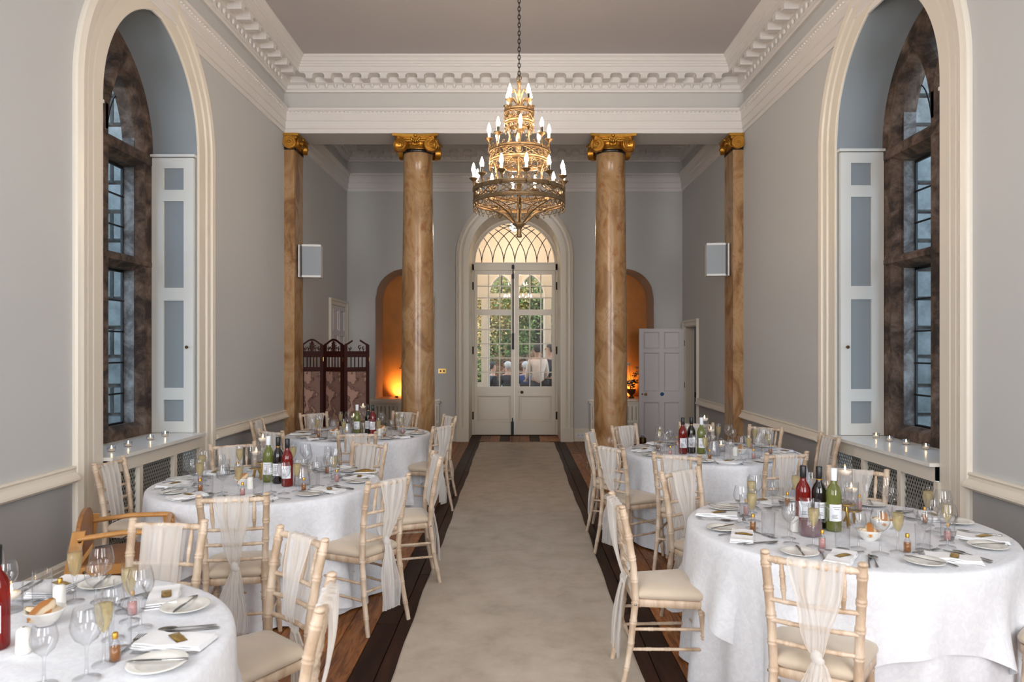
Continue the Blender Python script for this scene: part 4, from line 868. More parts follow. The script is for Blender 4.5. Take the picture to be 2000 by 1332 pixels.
# organza sash: laid over the top rail, gathered and knotted behind the back, two tails hanging
def sash_mesh(seed, knot=0.50, cx=0.0, wtop=0.105, tail=0.12, both=True):
    R_ = random.Random(seed)
    def yb(z): return -0.165-0.07*max(0, (z-0.44)/0.465)**1.25 if z > 0.44 else -0.165-0.07*(0.44-z)/0.44
    ph = R_.random()*6; nf = R_.choice((4, 5, 5, 6))
    def strip(zs, wf, yoff, cxf, amp, hem=False, m=41):
        rows = []
        for z in zs:
            w = wf(z); row = []
            for j in range(m):
                f = j/(m-1)*2-1; fold = math.sin(f*nf*PI+ph+1.2*math.sin(z*6))*0.6+math.sin(f*nf*1.7*PI+ph*2)*0.4
                am = amp*min(1.0, 0.25+w*7)
                row.append((cxf(z)+f*w+0.006*math.sin(z*23+f*3), yoff(z)+am*fold, z))
            rows.append(row)
        return rows
    mb = MB(); zt = 0.902; hems = []
    def wb(z): t = (zt-z)/(zt-knot); return wtop*(1-t)**0.75*0.93+0.018 if t < 1 else 0.018
    zs = [zt-(zt-knot)*i/16 for i in range(17)]
    back = strip(zs, wb, lambda z: yb(z)-0.026-0.022*math.sin(PI*min(1, (zt-z)/(zt-knot))), lambda z: cx*(1-(zt-z)/(zt-knot)*0.5), 0.011)
    front = strip(zs, wb, lambda z: yb(z)+0.012+0.004*math.sin(PI*(zt-z)/(zt-knot))-(0.03*max(0, ((zt-z)/(zt-knot)-0.8)/0.2)), lambda z: cx*(1-(zt-z)/(zt-knot)*0.5), 0.009)
    mb.grid(front[::-1]+[[(p[0], p[1]-0.012+0*1, p[2]+0.004) for p in front[0]]]+back)
    kx = cx*0.5; ky = yb(knot)-0.030
    mb.ball((kx, ky, knot), 0.022, 10, 7, (1.0, 0.8, 1.25)); mb.ball((kx+0.012, ky-0.008, knot-0.012), 0.016, 8, 6, (1.2, 0.7, 1.0))
    for s, L, dx in ((-1, tail+0.05*R_.random(), 0.020+0.022*R_.random()), (1, tail-0.02*R_.random(), 0.018+0.03*R_.random())):
        zt2 = knot-0.01; zs2 = [zt2-(zt2-L)*i/14 for i in range(15)]
        rows = strip(zs2, lambda z: 0.012+0.036*min(1, (zt2-z)/0.16)**0.7, lambda z: ky+0.008*s-0.03*math.sin(min(1, (zt2-z)/0.3)*PI/2)-0.02*(zt2-z), lambda z: kx+s*dx*min(1, (zt2-z)/0.25)**0.8, 0.014)
        mb.grid(rows); hems.append([r[0] for r in rows]); hems.append([r[-1] for r in rows]); hems.append(rows[-1])
    hm = MB(); hems += [[r[0] for r in back], [r[-1] for r in back]]
    for h in hems: hm.tube([(x, y-0.0015, z) for x, y, z in h], 0.0016, 4)
    return mb.mesh('chair_sash', 'organza'), hm.mesh('hem', 'organza_hem')
SASH = [sash_mesh(k, cx=0.02*((k % 3)-1), wtop=0.080+0.010*(k % 4), knot=0.505+0.012*(k % 3)) for k in range(7)]
SHAWL = []
mb = MB(); m = 37                                       # a sash left unknotted, hanging loose over the top rail
for s in (1,):
    rows = []
    for i in range(26):
        t = i/25*2-1                                    # -1 front hem .. 0 rail .. 1 back hem
        z = 0.902-abs(t)**1.1*(0.40 if t < 0 else 0.33); y0 = -0.165-0.07*max(0, (z-0.44)/0.465)**1.25; y = y0+(0.016 if t < 0 else -0.028)-0.004
        rows.append([(0.02+(j/(m-1)*2-1)*(0.098-0.012*abs(t)), y+0.010*math.sin((j/(m-1))*7*PI+t)*min(1, abs(t)*5), z+0.003*math.sin(j*0.8)) for j in range(m)])
    mb.grid(rows)
hm = MB(); hm.tube([(x, y, z-0.001) for x, y, z in rows[-1]], 0.0016, 4); hm.tube([(x, y, z-0.001) for x, y, z in rows[0]], 0.0016, 4)
SHAWLM = (mb.mesh('chair_sash', 'organza'), hm.mesh('hem', 'organza_hem'))
# ------------------------------------------------------------------ tables
TZ = 0.765
TB = {  # name: (x, y, R, turn of the square cloth, what to call it)
 'L1': (-1.70, 2.17, 0.78, 0.25, 'front left table'), 'L2': (-1.75, 5.03, 0.765, 0.10, 'middle left table'), 'L3': (-1.74, 7.90, 0.775, 0.05, 'far left table'),
 'R1': (1.70, 3.76, 0.78, 0.06, 'front right table'), 'R2': (1.77, 6.50, 0.78, 0.30, 'far right table')}
def drape(R, zt, turn, seed):
    """square top cloth falling over the round edge in folds, longest at its four corners"""
    R_ = random.Random(seed); n = 288; a = 1.10; rows = []
    ph = [R_.random()*6 for _ in range(5)]
    def drop(th):
        t = th-turn; m = max(abs(math.cos(t)), abs(math.sin(t))); return min(a/m, 1.42)-R
    prof = [(0.0, 0), (0.35, 0), (0.65, 0), (0.80, 0), (0.92, 0), (0.97, -0.001), (0.992, -0.004), (1.0, -0.012)]
    for f, dz in prof: rows.append([((R+0.006)*f*math.cos(2*PI*k/n), (R+0.006)*f*math.sin(2*PI*k/n), zt+dz+(0.0015*math.sin(9*f+5*math.cos(2*PI*k/n*3+ph[0])) if 0 < f < 0.95 else 0)) for k in range(n)])
    for i in range(1, 15):
        t = i/14; row = []
        for k in range(n):
            th = 2*PI*k/n; d = drop(th); l = t*d
            c = (th-turn+PI/4) % (PI/2)-PI/4; cc = PI/4-abs(c)            # angle from the nearest cloth corner
            fold = 0.9*math.cos(9*th+ph[1]+0.8*math.sin(3*th))+0.6*math.cos(14*th+ph[2]+1.3*math.sin(2*th))
            corner = 1.15*math.exp(-(cc/0.11)**2)-0.75*math.exp(-((cc-0.23)/0.10)**2)+0.55*math.exp(-((cc-0.42)/0.10)**2)
            crease = 0.006*math.sin(23*th+6*l+ph[4])*min(1, l*4)+0.012*max(0, math.sin(5*th+ph[2]+4*l))**4*min(1, l*3)
            out = 0.010+crease+l*(0.05+0.060*fold*min(1, l*3)+0.22*corner*min(1, l*2.4))
            out = max(out, 0.008+0.012*l)
            sl = th+0.05*l*math.sin(5*th+ph[3])
            row.append(((R+out)*math.cos(sl), (R+out)*math.sin(sl), zt-0.014-l*0.985+0.006*math.sin(9*th+ph[4])*t))
        rows.append(row)
    return MB().grid(rows, False, True, True)
def under(R, zt, seed):
    R_ = random.Random(seed); n = 240; rows = []; p = [R_.random()*6 for _ in range(3)]
    for i in range(13):
        t = i/12; z = zt-0.02-(zt-0.035)*t; row = []
        for k in range(n):
            th = 2*PI*k/n; w = 0.5*math.cos(19*th+p[0]+2*math.sin(th))+0.5*math.cos(13*th+p[1])
            r = R-0.010+0.035*t+0.042*t*w; row.append((r*math.cos(th), r*math.sin(th), z))
        rows.append(row)
    return MB().grid(rows, False, True, True)
SIT = {}
def put_table(key):
    x, y, R, turn, nm = TB[key]
    t = thing('round_table', 'round banquet table under floor-length white cloths, the %s' % nm, 'table', (x, y, 0), 0)
    ob('table_top', MB().lathe([(0.0001, TZ-0.035), (R-0.02, TZ-0.035), (R-0.012, TZ-0.03), (R-0.012, TZ-0.012), (R-0.02, TZ-0.008), (0.0001, TZ-0.008)], 48, smooth=False), 'pine', t)
    for sx in (-1, 1):
        for sy in (-1, 1): ob('leg', MB().cyl((sx*0.38, sy*0.38, 0), (sx*0.34, sy*0.34, TZ-0.035), 0.016, n=8), 'iron', t)
    tag(ob('tablecloth', under(R, TZ, hash(key) % 97 if False else ord(key[0])*7+ord(key[1])), 'cloth', None, (x, y, 0)), 'white floor-length under cloth hanging below the square cloth of the %s' % nm, 'tablecloth')
    tag(ob('tablecloth', drape(R, TZ, turn, ord(key[0])*3+ord(key[1])), 'cloth', None, (x, y, 0)), 'white damask square top cloth with hanging corners on the %s' % nm, 'tablecloth')
for k in TB: put_table(k)
# chairs: back position (x, y), table, label
CH = [
 ('R1', 1.117, 2.70, 'in front of the front right table, back to camera', 5, -0.02),
 ('R1', 0.52, 3.74, 'side-on at the carpet side of the front right table', 3, 0.0),
 ('R1', 1.06, 4.66, 'behind the front right table, near the carpet', 6, 0.0),
 ('R1', 2.24, 4.72, 'behind the front right table by the radiator grille', 2, 0.0),
 ('R1', 2.56, 2.86, 'cut by the picture edge at the front right table', 1, 0.0),
 ('R2', 1.19, 5.36, 'in front of the far right table, near the carpet', 4, 0.0),
 ('R2', 2.04, 5.42, 'in front of the far right table, near the wall', 0, 0.0),
 ('R2', 2.86, 6.55, 'sideways against the right window architrave', 7, 0.0),
 ('R2', 0.69, 6.80, 'hindmost at the carpet side of the far right table', 1, 0.0),
 ('R2', 0.74, 5.80, 'foremost at the carpet side of the far right table', 2, 0.0),
 ('R2', 1.10, 7.38, 'behind the far right table before the marble column', 3, 0.0),
 ('R2', 1.90, 7.60, 'behind the far right table before the white door', 5, 0.0),
 ('R2', 2.52, 7.28, 'behind the far right table below the chair rail', 7, 0.0),
 ('L2', -0.78, 4.36, 'foremost at the carpet side of the middle left table', 2, 0.0),
 ('L2', -0.60, 5.34, 'hindmost at the carpet side of the middle left table', 6, 0.0),
 ('L2', -1.53, 3.86, 'in front of the middle left table, back to camera', 4, 0.0),
 ('L2', -2.36, 5.95, 'behind the middle left table by the radiator grille', 7, 0.0),
 ('L2', -2.88, 5.06, 'by the left window ledge behind the wooden high chair', 7, 0.0),
 ('L2', -1.24, 6.02, 'behind the gold packet on the middle left table', 7, 0.0),
 ('L3', -2.88, 7.92, 'sideways against the left wall below the chair rail', 0, 0.0),
 ('L3', -2.38, 6.92, 'in front of the far left table, near the wall', 7, 0.0),
 ('L3', -1.50, 6.72, 'in front of the far left table, near the carpet', 1, 0.0),
 ('L3', -0.76, 7.36, 'foremost at the carpet side of the far left table', 3, 0.0),
 ('L3', -0.80, 8.42, 'hindmost at the carpet side of the far left table', 5, 0.0),
 ('L3', -2.50, 8.80, 'behind the far left table before the folding screen', 6, 0.0),
 ('L3', -1.40, 8.98, 'behind the far left table before the marble column', 2, 0.0),
 ('L1', -0.64, 2.33, 'cropped by the bottom edge at the front left table', 1, 0.0),
 ('L1', -0.92, 3.06, 'turned away at the far carpet corner of the front left table', 4, 0.0),
 ('L1', -1.60, 3.29, 'between the high chair and front left table', 7, 0.0),
]
for i, (tk, bx_, by_, where, sk, turn) in enumerate(CH):
    tx, ty, R, _, nm = TB[tk]; dx, dy = tx-bx_, ty-by_; L = math.hypot(dx, dy); dx, dy = dx/L, dy/L
    need = R+0.31
    if L < need: bx_, by_ = tx-dx*need, ty-dy*need
    fx, fy = bx_+dx*0.235, by_+dy*0.235; rz = math.atan2(dy, dx)-PI/2+turn
    bx0 = 2.80 if bx_ > 0 else -2.88
    if abs(fx) > 2.68: fx = math.copysign(2.68, fx)
    inst(CHAIR, (fx, fy, 0), rz, 'limewashed wooden chair '+where, 'chair', 'limewashed chairs around the tables')
    me = SHAWLM if sk == 7 else SASH[sk]
    o = link('chair_sash', me[0], None, (fx, fy, 0), rz); link('hem', me[1], o); tag(o, ('loose ' if sk == 7 else 'knotted ')+'ivory sash, chair '+where, 'sash', 'ivory organza sashes on the chair backs')
# ------------------------------------------------------------------ things on the tables (each kind described once, then copied)
def lm(prof, n=20, mt='glass', name='glass'): return MB().lathe(prof, n).mesh(name, mt)
WINE_L = ('wine_glass', lm([(0.037, 0.0), (0.036, 0.003), (0.012, 0.006), (0.0048, 0.014), (0.004, 0.05), (0.0045, 0.092), (0.014, 0.103), (0.030, 0.116), (0.041, 0.138), (0.0425, 0.155), (0.039, 0.18), (0.033, 0.203)], 24), [])
WINE_S = ('wine_glass', lm([(0.034, 0.0), (0.033, 0.003), (0.011, 0.006), (0.0046, 0.014), (0.004, 0.045), (0.0045, 0.078), (0.013, 0.088), (0.026, 0.10), (0.034, 0.119), (0.035, 0.132), (0.032, 0.152), (0.028, 0.168)], 24), [])
FLUTE = ('champagne_flute', lm([(0.033, 0.0), (0.032, 0.003), (0.010, 0.006), (0.0045, 0.014), (0.004, 0.06), (0.006, 0.088), (0.014, 0.105), (0.022, 0.13), (0.0255, 0.16), (0.025, 0.185), (0.023, 0.206)], 20),
         [('champagne', lm([(0.0001, 0.092), (0.012, 0.107), (0.0205, 0.13), (0.0240, 0.16), (0.0237, 0.180), (0.0001, 0.180)], 16, 'champagne', 'champagne'), [])])
FLUTE_E = ('champagne_flute', FLUTE[1], [])
TUMBLER = ('tumbler', lm([(0.0001, 0.004), (0.028, 0.004), (0.030, 0.0), (0.031, 0.012), (0.032, 0.06), (0.0335, 0.118)], 20), [])
PLATE = ('side_plate', lm([(0.0001, 0.006), (0.045, 0.006), (0.05, 0.008), (0.082, 0.015), (0.084, 0.017), (0.081, 0.018), (0.055, 0.011), (0.048, 0.0085), (0.0001, 0.0085)][::-1], 36, 'china', 'side_plate'), [])
def napkin_mesh(seed):
    R_ = random.Random(seed); mb = MB()
    for k, z in enumerate((0.0, 0.0055, 0.011)):
        w, d = 0.055-0.002*k, 0.115-0.004*k; n = 12; top = []; bot = []
        for i in range(n+1):
            y = -d+2*d*i/n; zz = z+0.002*math.sin(i*0.9+seed+k)
            bot.append([(-w+0.002*math.sin(i), y, zz), (w, y, zz)]); top.append([(-w+0.001, y, zz+0.0045), (w-0.001+0.002*math.sin(i*1.3), y, zz+0.0045)])
        mb.grid([[b[0], t_[0], t_[1], b[1]] for b, t_ in zip(bot, top)], smooth=False); mb.add([bot[0][0], top[0][0], top[0][1], bot[0][1]], [(0, 1, 2, 3)]); mb.add([bot[-1][0], top[-1][0], top[-1][1], bot[-1][1]], [(3, 2, 1, 0)])
    return mb.mesh('napkin', 'napkin')
NAPKIN = [('napkin', napkin_mesh(k), []) for k in range(3)]
def knife(L):
    mb = MB(); h = L*0.42
    mb.tube([(0, -L/2, 0.004), (0, -L/2+0.01, 0.004), (0, -L/2+h*0.6, 0.0045), (0, -L/2+h, 0.004)], [0.0045, 0.0062, 0.0042, 0.0035], 8, flat=0.55)
    bl = [(-0.0035, -L/2+h), (0.004, -L/2+h), (0.009, -L/2+h+0.03), (0.0095, L/2-0.03), (0.005, L/2-0.006), (-0.001, L/2), (-0.0035, L/2-0.02)]
    mb.poly([(x, y, 0.003) for x, y in bl], (0, 0, 0.0014)); return mb.mesh('knife', 'silver')
def fork(L):
    mb = MB(); mb.tube([(0, -L/2, 0.003), (0, -L/2+0.012, 0.003), (0, -L*0.15, 0.004), (0, L*0.12, 0.005), (0, L*0.20, 0.004)], [0.004, 0.0065, 0.0035, 0.003, 0.006], 8, flat=0.45)
    mb.poly([(x, y, 0.003) for x, y in [(-0.005, L*0.19), (0.005, L*0.19), (0.0115, L*0.27), (0.0115, L*0.31), (-0.0115, L*0.31), (-0.0115, L*0.27)]], (0, 0, 0.0014))
    for x in (-0.0098, -0.0033, 0.0033, 0.0098): mb.poly([(x-0.0015, L*0.31, 0.003), (x+0.0015, L*0.31, 0.003), (x+0.001, L/2, 0.006), (x-0.001, L/2, 0.006)], (0, 0, 0.0013))
    return mb.mesh('fork', 'silver')
def spoon(L):
    mb = MB(); mb.tube([(0, -L/2, 0.003), (0, -L/2+0.012, 0.003), (0, -L*0.1, 0.0045), (0, L*0.2, 0.006)], [0.004, 0.0065, 0.0035, 0.003], 8, flat=0.45)
    rows = []
    for i in range(7):
        f = i/6; r = 1-f; rows.append([(0.0185*r*math.cos(a), L*0.2+0.028+0.030*r*math.sin(a), 0.0045-0.003*(1-r*r)+0.002) for a in [2*PI*k/14 for k in range(14)]])
    mb.grid(rows, False, True); return mb.mesh('spoon', 'silver')
KN, KB, FK, FD, SP = ('dinner_knife', knife(0.225), []), ('butter_knife', knife(0.175), []), ('dinner_fork', fork(0.20), []), ('dessert_fork', fork(0.17), []), ('dessert_spoon', spoon(0.175), [])
def favour(liq):
    return ('miniature_bottle', lm([(0.0001, 0.0), (0.0145, 0.001), (0.0155, 0.006), (0.0155, 0.045), (0.012, 0.056), (0.0072, 0.062), (0.0068, 0.072)], 14),
        [('drink', lm([(0.0001, 0.003), (0.0140, 0.004), (0.0142, 0.044), (0.0001, 0.044)], 12, liq, 'drink'), []), ('gold_cap', lm([(0.0082, 0.068), (0.0085, 0.084), (0.007, 0.086), (0.0001, 0.086)], 12, 'gilt_bright', 'gold_cap'), [])])
FAV_A, FAV_P = favour('amber_drink'), favour('pink_drink')
PACKET = ('sweet_packet', MB().grid([[(x, y*0.017*(0.75+0.25*math.cos(x*60)), 0.002+0.0055*math.cos(x/0.042*PI/2)*(1 if abs(y) < 0.5 else 0.15)) for y in (-1, -0.4, 0.4, 1)] for x in [-0.042+0.084*i/10 for i in range(11)]]).grid([[(x, y*0.017, 0.0012) for y in (-1, 1)] for x in (-0.042, 0.042)]).mesh('sweet_packet', 'gold_foil'), [])
def bottle(body, cap, name):
    pr = [(0.0001, 0.004), (0.030, 0.0), (0.0365, 0.004), (0.0375, 0.012), (0.0375, 0.185), (0.035, 0.205), (0.027, 0.225), (0.0165, 0.240), (0.0145, 0.255), (0.0140, 0.305), (0.0155, 0.308), (0.0155, 0.318), (0.0001, 0.318)]
    lb = [[(0.0381*math.cos(a), 0.0381*math.sin(a), z) for z in (0.055, 0.14)] for a in [-PI/2-0.95+1.9*i/14 for i in range(15)]]
    lt = MB()
    for (z, a0, a1) in ((0.125, -0.5, 0.5), (0.115, -0.35, 0.35), (0.085, -0.6, 0.1), (0.078, -0.6, 0.0), (0.071, -0.6, 0.15)):
        lt.grid([[(0.0385*math.cos(-PI/2+a), 0.0385*math.sin(-PI/2+a), zz) for zz in (z, z+0.0028)] for a in [a0+(a1-a0)*i/6 for i in range(7)]])
    return ('wine_bottle', lm(pr, 24, body, name), [('bottle_label', MB().grid(lb).mesh('bottle_label', 'label_paper'), [('label_print', lt.mesh('label_print', 'label_print'), [])]),
        ('cap', lm([(0.0148, 0.258), (0.0162, 0.262), (0.0166, 0.318), (0.015, 0.3205), (0.0001, 0.3205)], 18, cap, 'cap'), [])]+([('neck_band', lm([(0.0151, 0.248), (0.0151, 0.257)], 18, 'gilt_bright', 'neck_band'), [])] if cap == 'black_cap' and body == 'red_wine_glass' else []))
B_ROSE, B_RED, B_WHITE = bottle('rose_glass', 'black_cap', 'rose_bottle'), bottle('red_wine_glass', 'black_cap', 'red_bottle'), bottle('green_glass', 'white_cap', 'white_bottle')
def jug(liq, lvl):
    out = [(0.050, 0.0), (0.054, 0.004), (0.056, 0.02), (0.052, 0.06), (0.042, 0.11), (0.038, 0.14), (0.041, 0.165), (0.046, 0.178)]
    rows = []
    for r, z in out:
        sp = max(0, (z-0.13)/0.05); rows.append([((r+0.016*sp*math.exp(-((a-PI)/0.45)**2))*math.cos(a), r*math.sin(a), z+0.008*sp*math.exp(-((a-PI)/0.5)**2)) for a in [2*PI*k/28 for k in range(28)]])
    mb = MB().grid(rows, False, True); mb.lathe([(0.0001, 0.006), (0.05, 0.006)], 20)
    mb.tube([(0.040, 0, 0.150), (0.062, 0, 0.158), (0.082, 0, 0.140), (0.080, 0, 0.10), (0.062, 0, 0.075), (0.047, 0, 0.078)], 0.0055, 8)
    inn = [(r-0.004, z) for r, z in out if z < lvl]; rl = inn[-1][0]-0.003*(lvl-inn[-1][1])/0.03
    return ('glass_jug', mb.mesh('glass_jug', 'glass'), [('liquid', lm([(0.0001, 0.008)]+inn[1:]+[(rl, lvl), (0.0001, lvl)], 24, liq, 'liquid'), [])])
JUG_W, JUG_P = jug('water', 0.13), jug('juice', 0.075)
CRUET = ('salt_shaker', lm([(0.0001, 0), (0.021, 0.0), (0.022, 0.004), (0.021, 0.06), (0.019, 0.072), (0.012, 0.078), (0.0001, 0.079)], 18, 'china', 'salt_shaker'), [('cap_holes', MB().ball((0, 0, 0.0785), 0.004, 6, 4, (1, 1, 0.3)).mesh('cap_holes', 'black_cap'), [])])
BOWL = ('bread_bowl', lm([(0.028, 0.0), (0.030, 0.004), (0.045, 0.018), (0.060, 0.045), (0.064, 0.052), (0.061, 0.053), (0.042, 0.022), (0.0001, 0.010)], 28, 'china', 'bread_bowl'), [])
def bread_piece(seed):
    R_ = random.Random(seed); rows = []
    for i in range(9):
        a = PI*i/8; rows.append([(0.048*math.cos(a)*(1+0.1*R_.random()), 0.028*math.sin(a)*math.cos(b)+0.004*R_.random(), 0.020*math.sin(a)*math.sin(b)*(1 if math.sin(b) > 0 else 0.4)+0.002*R_.random()) for b in [2*PI*k/10 for k in range(10)]])
    cr = MB(); 
    rows2 = [[(p[0]*1.02, p[1]*1.03, p[2]*1.05+0.0008) for p in r[0:6]] for r in rows]
    cr.grid([r[1:4] for r in rows2])
    return ('bread_slice', MB().grid(rows, False, True).mesh('bread_slice', 'bread'), [('crust', cr.mesh('crust', 'crust'), [])])
BREAD = [bread_piece(k) for k in range(3)]
def flame_spec(z): return ('flame', lm([(0.0001, z), (0.003, z+0.003), (0.0045, z+0.009), (0.003, z+0.017), (0.0001, z+0.026)], 8, 'flame', 'flame'), [])
def vase(h):
    """cylinder of water with a floating candle"""
    w = h-0.045
    return ('candle_vase', lm([(0.0001, 0.008), (0.034, 0.008), (0.036, 0.0), (0.0365, 0.004), (0.0365, h)], 24, 'glass', 'candle_vase'),
        [('water', lm([(0.0001, 0.009), (0.0345, 0.009), (0.0345, w), (0.0001, w)], 20, 'vase_water', 'water'), []),
         ('floating_candle', lm([(0.0001, w-0.012), (0.022, w-0.010), (0.031, w+0.008), (0.030, w+0.012), (0.0001, w+0.011)], 20, 'wax', 'floating_candle'), [flame_spec(w+0.013)])])
VASE_T, VASE_M, VASE_S = vase(0.205), vase(0.15), vase(0.10)
def stand(h):
    mb = MB().lathe([(0.0001, h-0.004), (0.048, h-0.004), (0.052, h+0.001), (0.049, h+0.002), (0.0001, h)], 28)
    lg = [('leg', MB().tube([(0.012*math.cos(a), 0.012*math.sin(a), h-0.004), (0.034*math.cos(a), 0.034*math.sin(a), 0.004), (0.04*math.cos(a), 0.04*math.sin(a), 0.002)], [0.007, 0.0055, 0.006], 8).mesh('leg', 'brass'), []) for a in (0.5, 0.5+2*PI/3, 0.5+4*PI/3)]
    return ('candle_stand', mb.mesh('candle_stand', 'brass'), lg)
STAND_T, STAND_M = stand(0.12), stand(0.065)
TEA = ('tea_light', lm([(0.0001, 0.004), (0.028, 0.0), (0.031, 0.003), (0.032, 0.040), (0.029, 0.042), (0.0285, 0.010), (0.0001, 0.008)], 20), [('wax', lm([(0.0001, 0.006), (0.027, 0.006), (0.027, 0.022), (0.0001, 0.021)], 16, 'wax', 'wax'), [flame_spec(0.022)])])
def vis(x, y, z, m=30):
    if y < 0.3: return False
    u = 1010+x*F/y; v = 681+(1.7-z)*F/y; return -m < u < 2000+m and -m < v < 1332+m
EPS = 0.0012
def item(spec, x, y, rz, label, cat, group=None, z=TZ+0.0015, rot=None):
    if not vis(x, y, z): return None
    return inst(spec, (x, y, z), rz, label, cat, group, rot=rot)
# the eight places round a table are told apart by where they lie
PLACES = [('front', -PI/2), ('front aisle-side', None), ('aisle-side', None), ('back aisle-side', None), ('back', PI/2), ('back wall-side', None), ('wall-side', None), ('front wall-side', None)]
def places(key):
    left = key[0] == 'L'; off = {'R1': -0.42, 'R2': -0.1, 'L1': 0.15, 'L2': 0.22, 'L3': 0.15}[key]
    for k, (nm, _) in enumerate(PLACES):
        a = -PI/2+off + (k*PI/4 if left else -k*PI/4); yield nm, a
R_ = random.Random(11)
CENTRE = {}
for key in TB:
    tx, ty, R, _, tn_ = TB[key]
    for k, (pn, a) in enumerate(places(key)):
        ca, sa = math.cos(a), math.sin(a); rz = a+PI/2        # local +y points to the middle of the table
        def W_(lx, ly):                                       # lx = to the sitter's right, ly = towards the middle, from the table edge
            r = R-ly; return (tx+ca*r+math.cos(rz)*lx, ty+sa*r+math.sin(rz)*lx)
        where = '%s place, %s' % (pn, tn_); j = lambda s: (R_.random()-0.5)*s
        v = (k*5+ord(key[1])*3+ord(key[0])) % 6
        pl = W_(-0.17+j(0.02), 0.155+j(0.02)); item(PLATE, *pl, rz, 'white side plate at '+where, 'plate', 'white side plates')
        nx, ny = W_(0.0+j(0.02), 0.15+j(0.02)); item(NAPKIN[v % 3], nx, ny, rz+j(0.5)+(0 if v % 2 else 0.9), 'folded white napkin at '+where, 'napkin', 'folded white napkins')
        x, y = W_(0.105+j(0.01), 0.16); item(KN, x, y, rz+j(0.25), 'silver dinner knife at '+where, 'knife', 'silver dinner knives')
        x, y = W_(0.128+j(0.01), 0.15); item(SP, x, y, rz+j(0.25)+(1.2 if v == 4 else 0), 'silver dessert spoon at '+where, 'spoon', 'silver dessert spoons', z=TZ+0.003)
        x, y = W_(-0.075+j(0.008), 0.16); item(FK, x, y, rz+j(0.25), 'silver dinner fork at '+where, 'fork', 'silver dinner forks', z=TZ+0.0035)
        x, y = W_(0.0+j(0.02), 0.285+j(0.01)); item(FD, x, y, rz-PI/2+j(0.4), 'silver dessert fork at '+where, 'fork', 'silver dessert forks')
        item(KB, pl[0], pl[1], rz+0.3+j(0.8), 'butter knife on the side plate at '+where, 'knife', 'silver butter knives', z=TZ+0.018)
        gx, gy = 0.16+j(0.03), 0.30+j(0.02)
        x, y = W_(gx, gy); item(WINE_L, x, y, 0, 'large empty wine glass at '+where, 'glass', 'large wine glasses')
        x, y = W_(gx-0.085+j(0.01), gy+0.055); item(WINE_S, x, y, 0, 'small empty wine glass at '+where, 'glass', 'small wine glasses')
        x, y = W_(gx+0.075+j(0.01), gy+0.06); item(FLUTE if v not in (2,) else FLUTE_E, x, y, 0, ('champagne flute of pale fizz at the ' if v not in (2,) else 'empty champagne flute at ')+where, 'glass', 'champagne flutes')
        x, y = W_(gx-0.165+j(0.02), gy+0.0); item(TUMBLER, x, y, 0, 'straight clear tumbler at '+where, 'glass', 'clear tumblers')
        am = k % 2 == (0 if key in ('L1', 'R2') else 1)
        x, y = W_(-0.09+j(0.03), 0.30+j(0.02)); item(FAV_A if am else FAV_P, x, y, 0, ('miniature bottle of amber spirit at the ' if am else 'miniature bottle of pink drink at ')+where, 'miniature bottle', 'wedding favour miniatures')
        item(PACKET, nx+0.01, ny+0.0, rz+j(2), 'gold sweet packet on the napkin at '+where, 'packet', 'gold foil sweet packets', z=TZ+0.0185)
def at(key, items):
    for (spec, x, y, lab, cat, *more) in items:
        z = more[0] if more else TZ+0.0015; item(spec, x, y, more[1] if len(more) > 1 else 0, lab % TB[key][4] if '%s' in lab else lab, cat, None, z)
def centre(key, roses, reds, whites, tall, mid, small, jugp, jspec, bowls, salt, pepper):
    nm = TB[key][4]
    at(key, [(B_ROSE, *roses, 'rose wine bottle with black cap on the %s', 'bottle'), (B_RED, *reds, 'dark red wine bottle with gold neck band on the %s', 'bottle'), (B_WHITE, *whites, 'pale green wine bottle with white cap on the %s', 'bottle'),
      (STAND_T, *tall, 'tall brass candle stand on the %s', 'candle stand'), (VASE_T, *tall, 'tall cylinder vase with floating lit candle on the %s', 'candle vase', TZ+0.1235),
      (STAND_M, *mid, 'low brass candle stand on the %s', 'candle stand'), (VASE_M, *mid, 'medium cylinder vase with floating lit candle on the %s', 'candle vase', TZ+0.0685),
      (VASE_S, *small, 'short cylinder vase with lit candle standing on the cloth of the %s', 'candle vase'),
      (jspec, *jugp, ('clear glass water jug on the %s' if jspec is JUG_W else 'glass jug with purple-tinted drink on the %s'), 'jug', TZ+0.0015, -0.5),
      (CRUET, *salt, 'white china salt shaker on the %s', 'shaker'), (CRUET, *pepper, 'white china pepper shaker behind the bottles of the %s', 'shaker')])
    for q, (bx, by) in enumerate(bowls):
        d = ('nearer' if q == 0 else 'further'); 
        at(key, [(BOWL, bx, by, 'white bowl of bread, the %s bread bowl on the %s' % (d, nm), 'bowl')])
        for i, (ox, oy, oz, r) in enumerate(((-0.018, 0.0, 0.034, 0.4), (0.020, 0.008, 0.036, 1.9), (0.0, -0.014, 0.050, 1.1))):
            if vis(bx, by, TZ): inst(BREAD[i], (bx+ox, by+oy, TZ+oz), None, 'crusty bread piece, %s in the %s bowl of the %s' % (('left one', 'right one', 'top one')[i], d, nm), 'bread', 'bread pieces in the bowls', rot=(0.35*(i-1), 0.5*(1-i), r))
centre('R1', (1.500, 3.76), (1.573, 3.735), (1.625, 3.68), (1.72, 3.76), (1.80, 3.86), (1.66, 3.92), (1.47, 3.585), JUG_P, [(1.72, 3.50), (1.90, 3.72)], (1.42, 3.66), (1.62, 4.03))
centre('L2', (-1.565, 4.88), (-1.66, 4.98), (-1.745, 5.03), (-1.82, 5.13), (-1.90, 5.22), (-1.70, 5.22), (-1.47, 4.90), JUG_W, [(-1.87, 4.90), (-1.52, 5.12)], (-1.78, 4.78), (-1.62, 5.3))
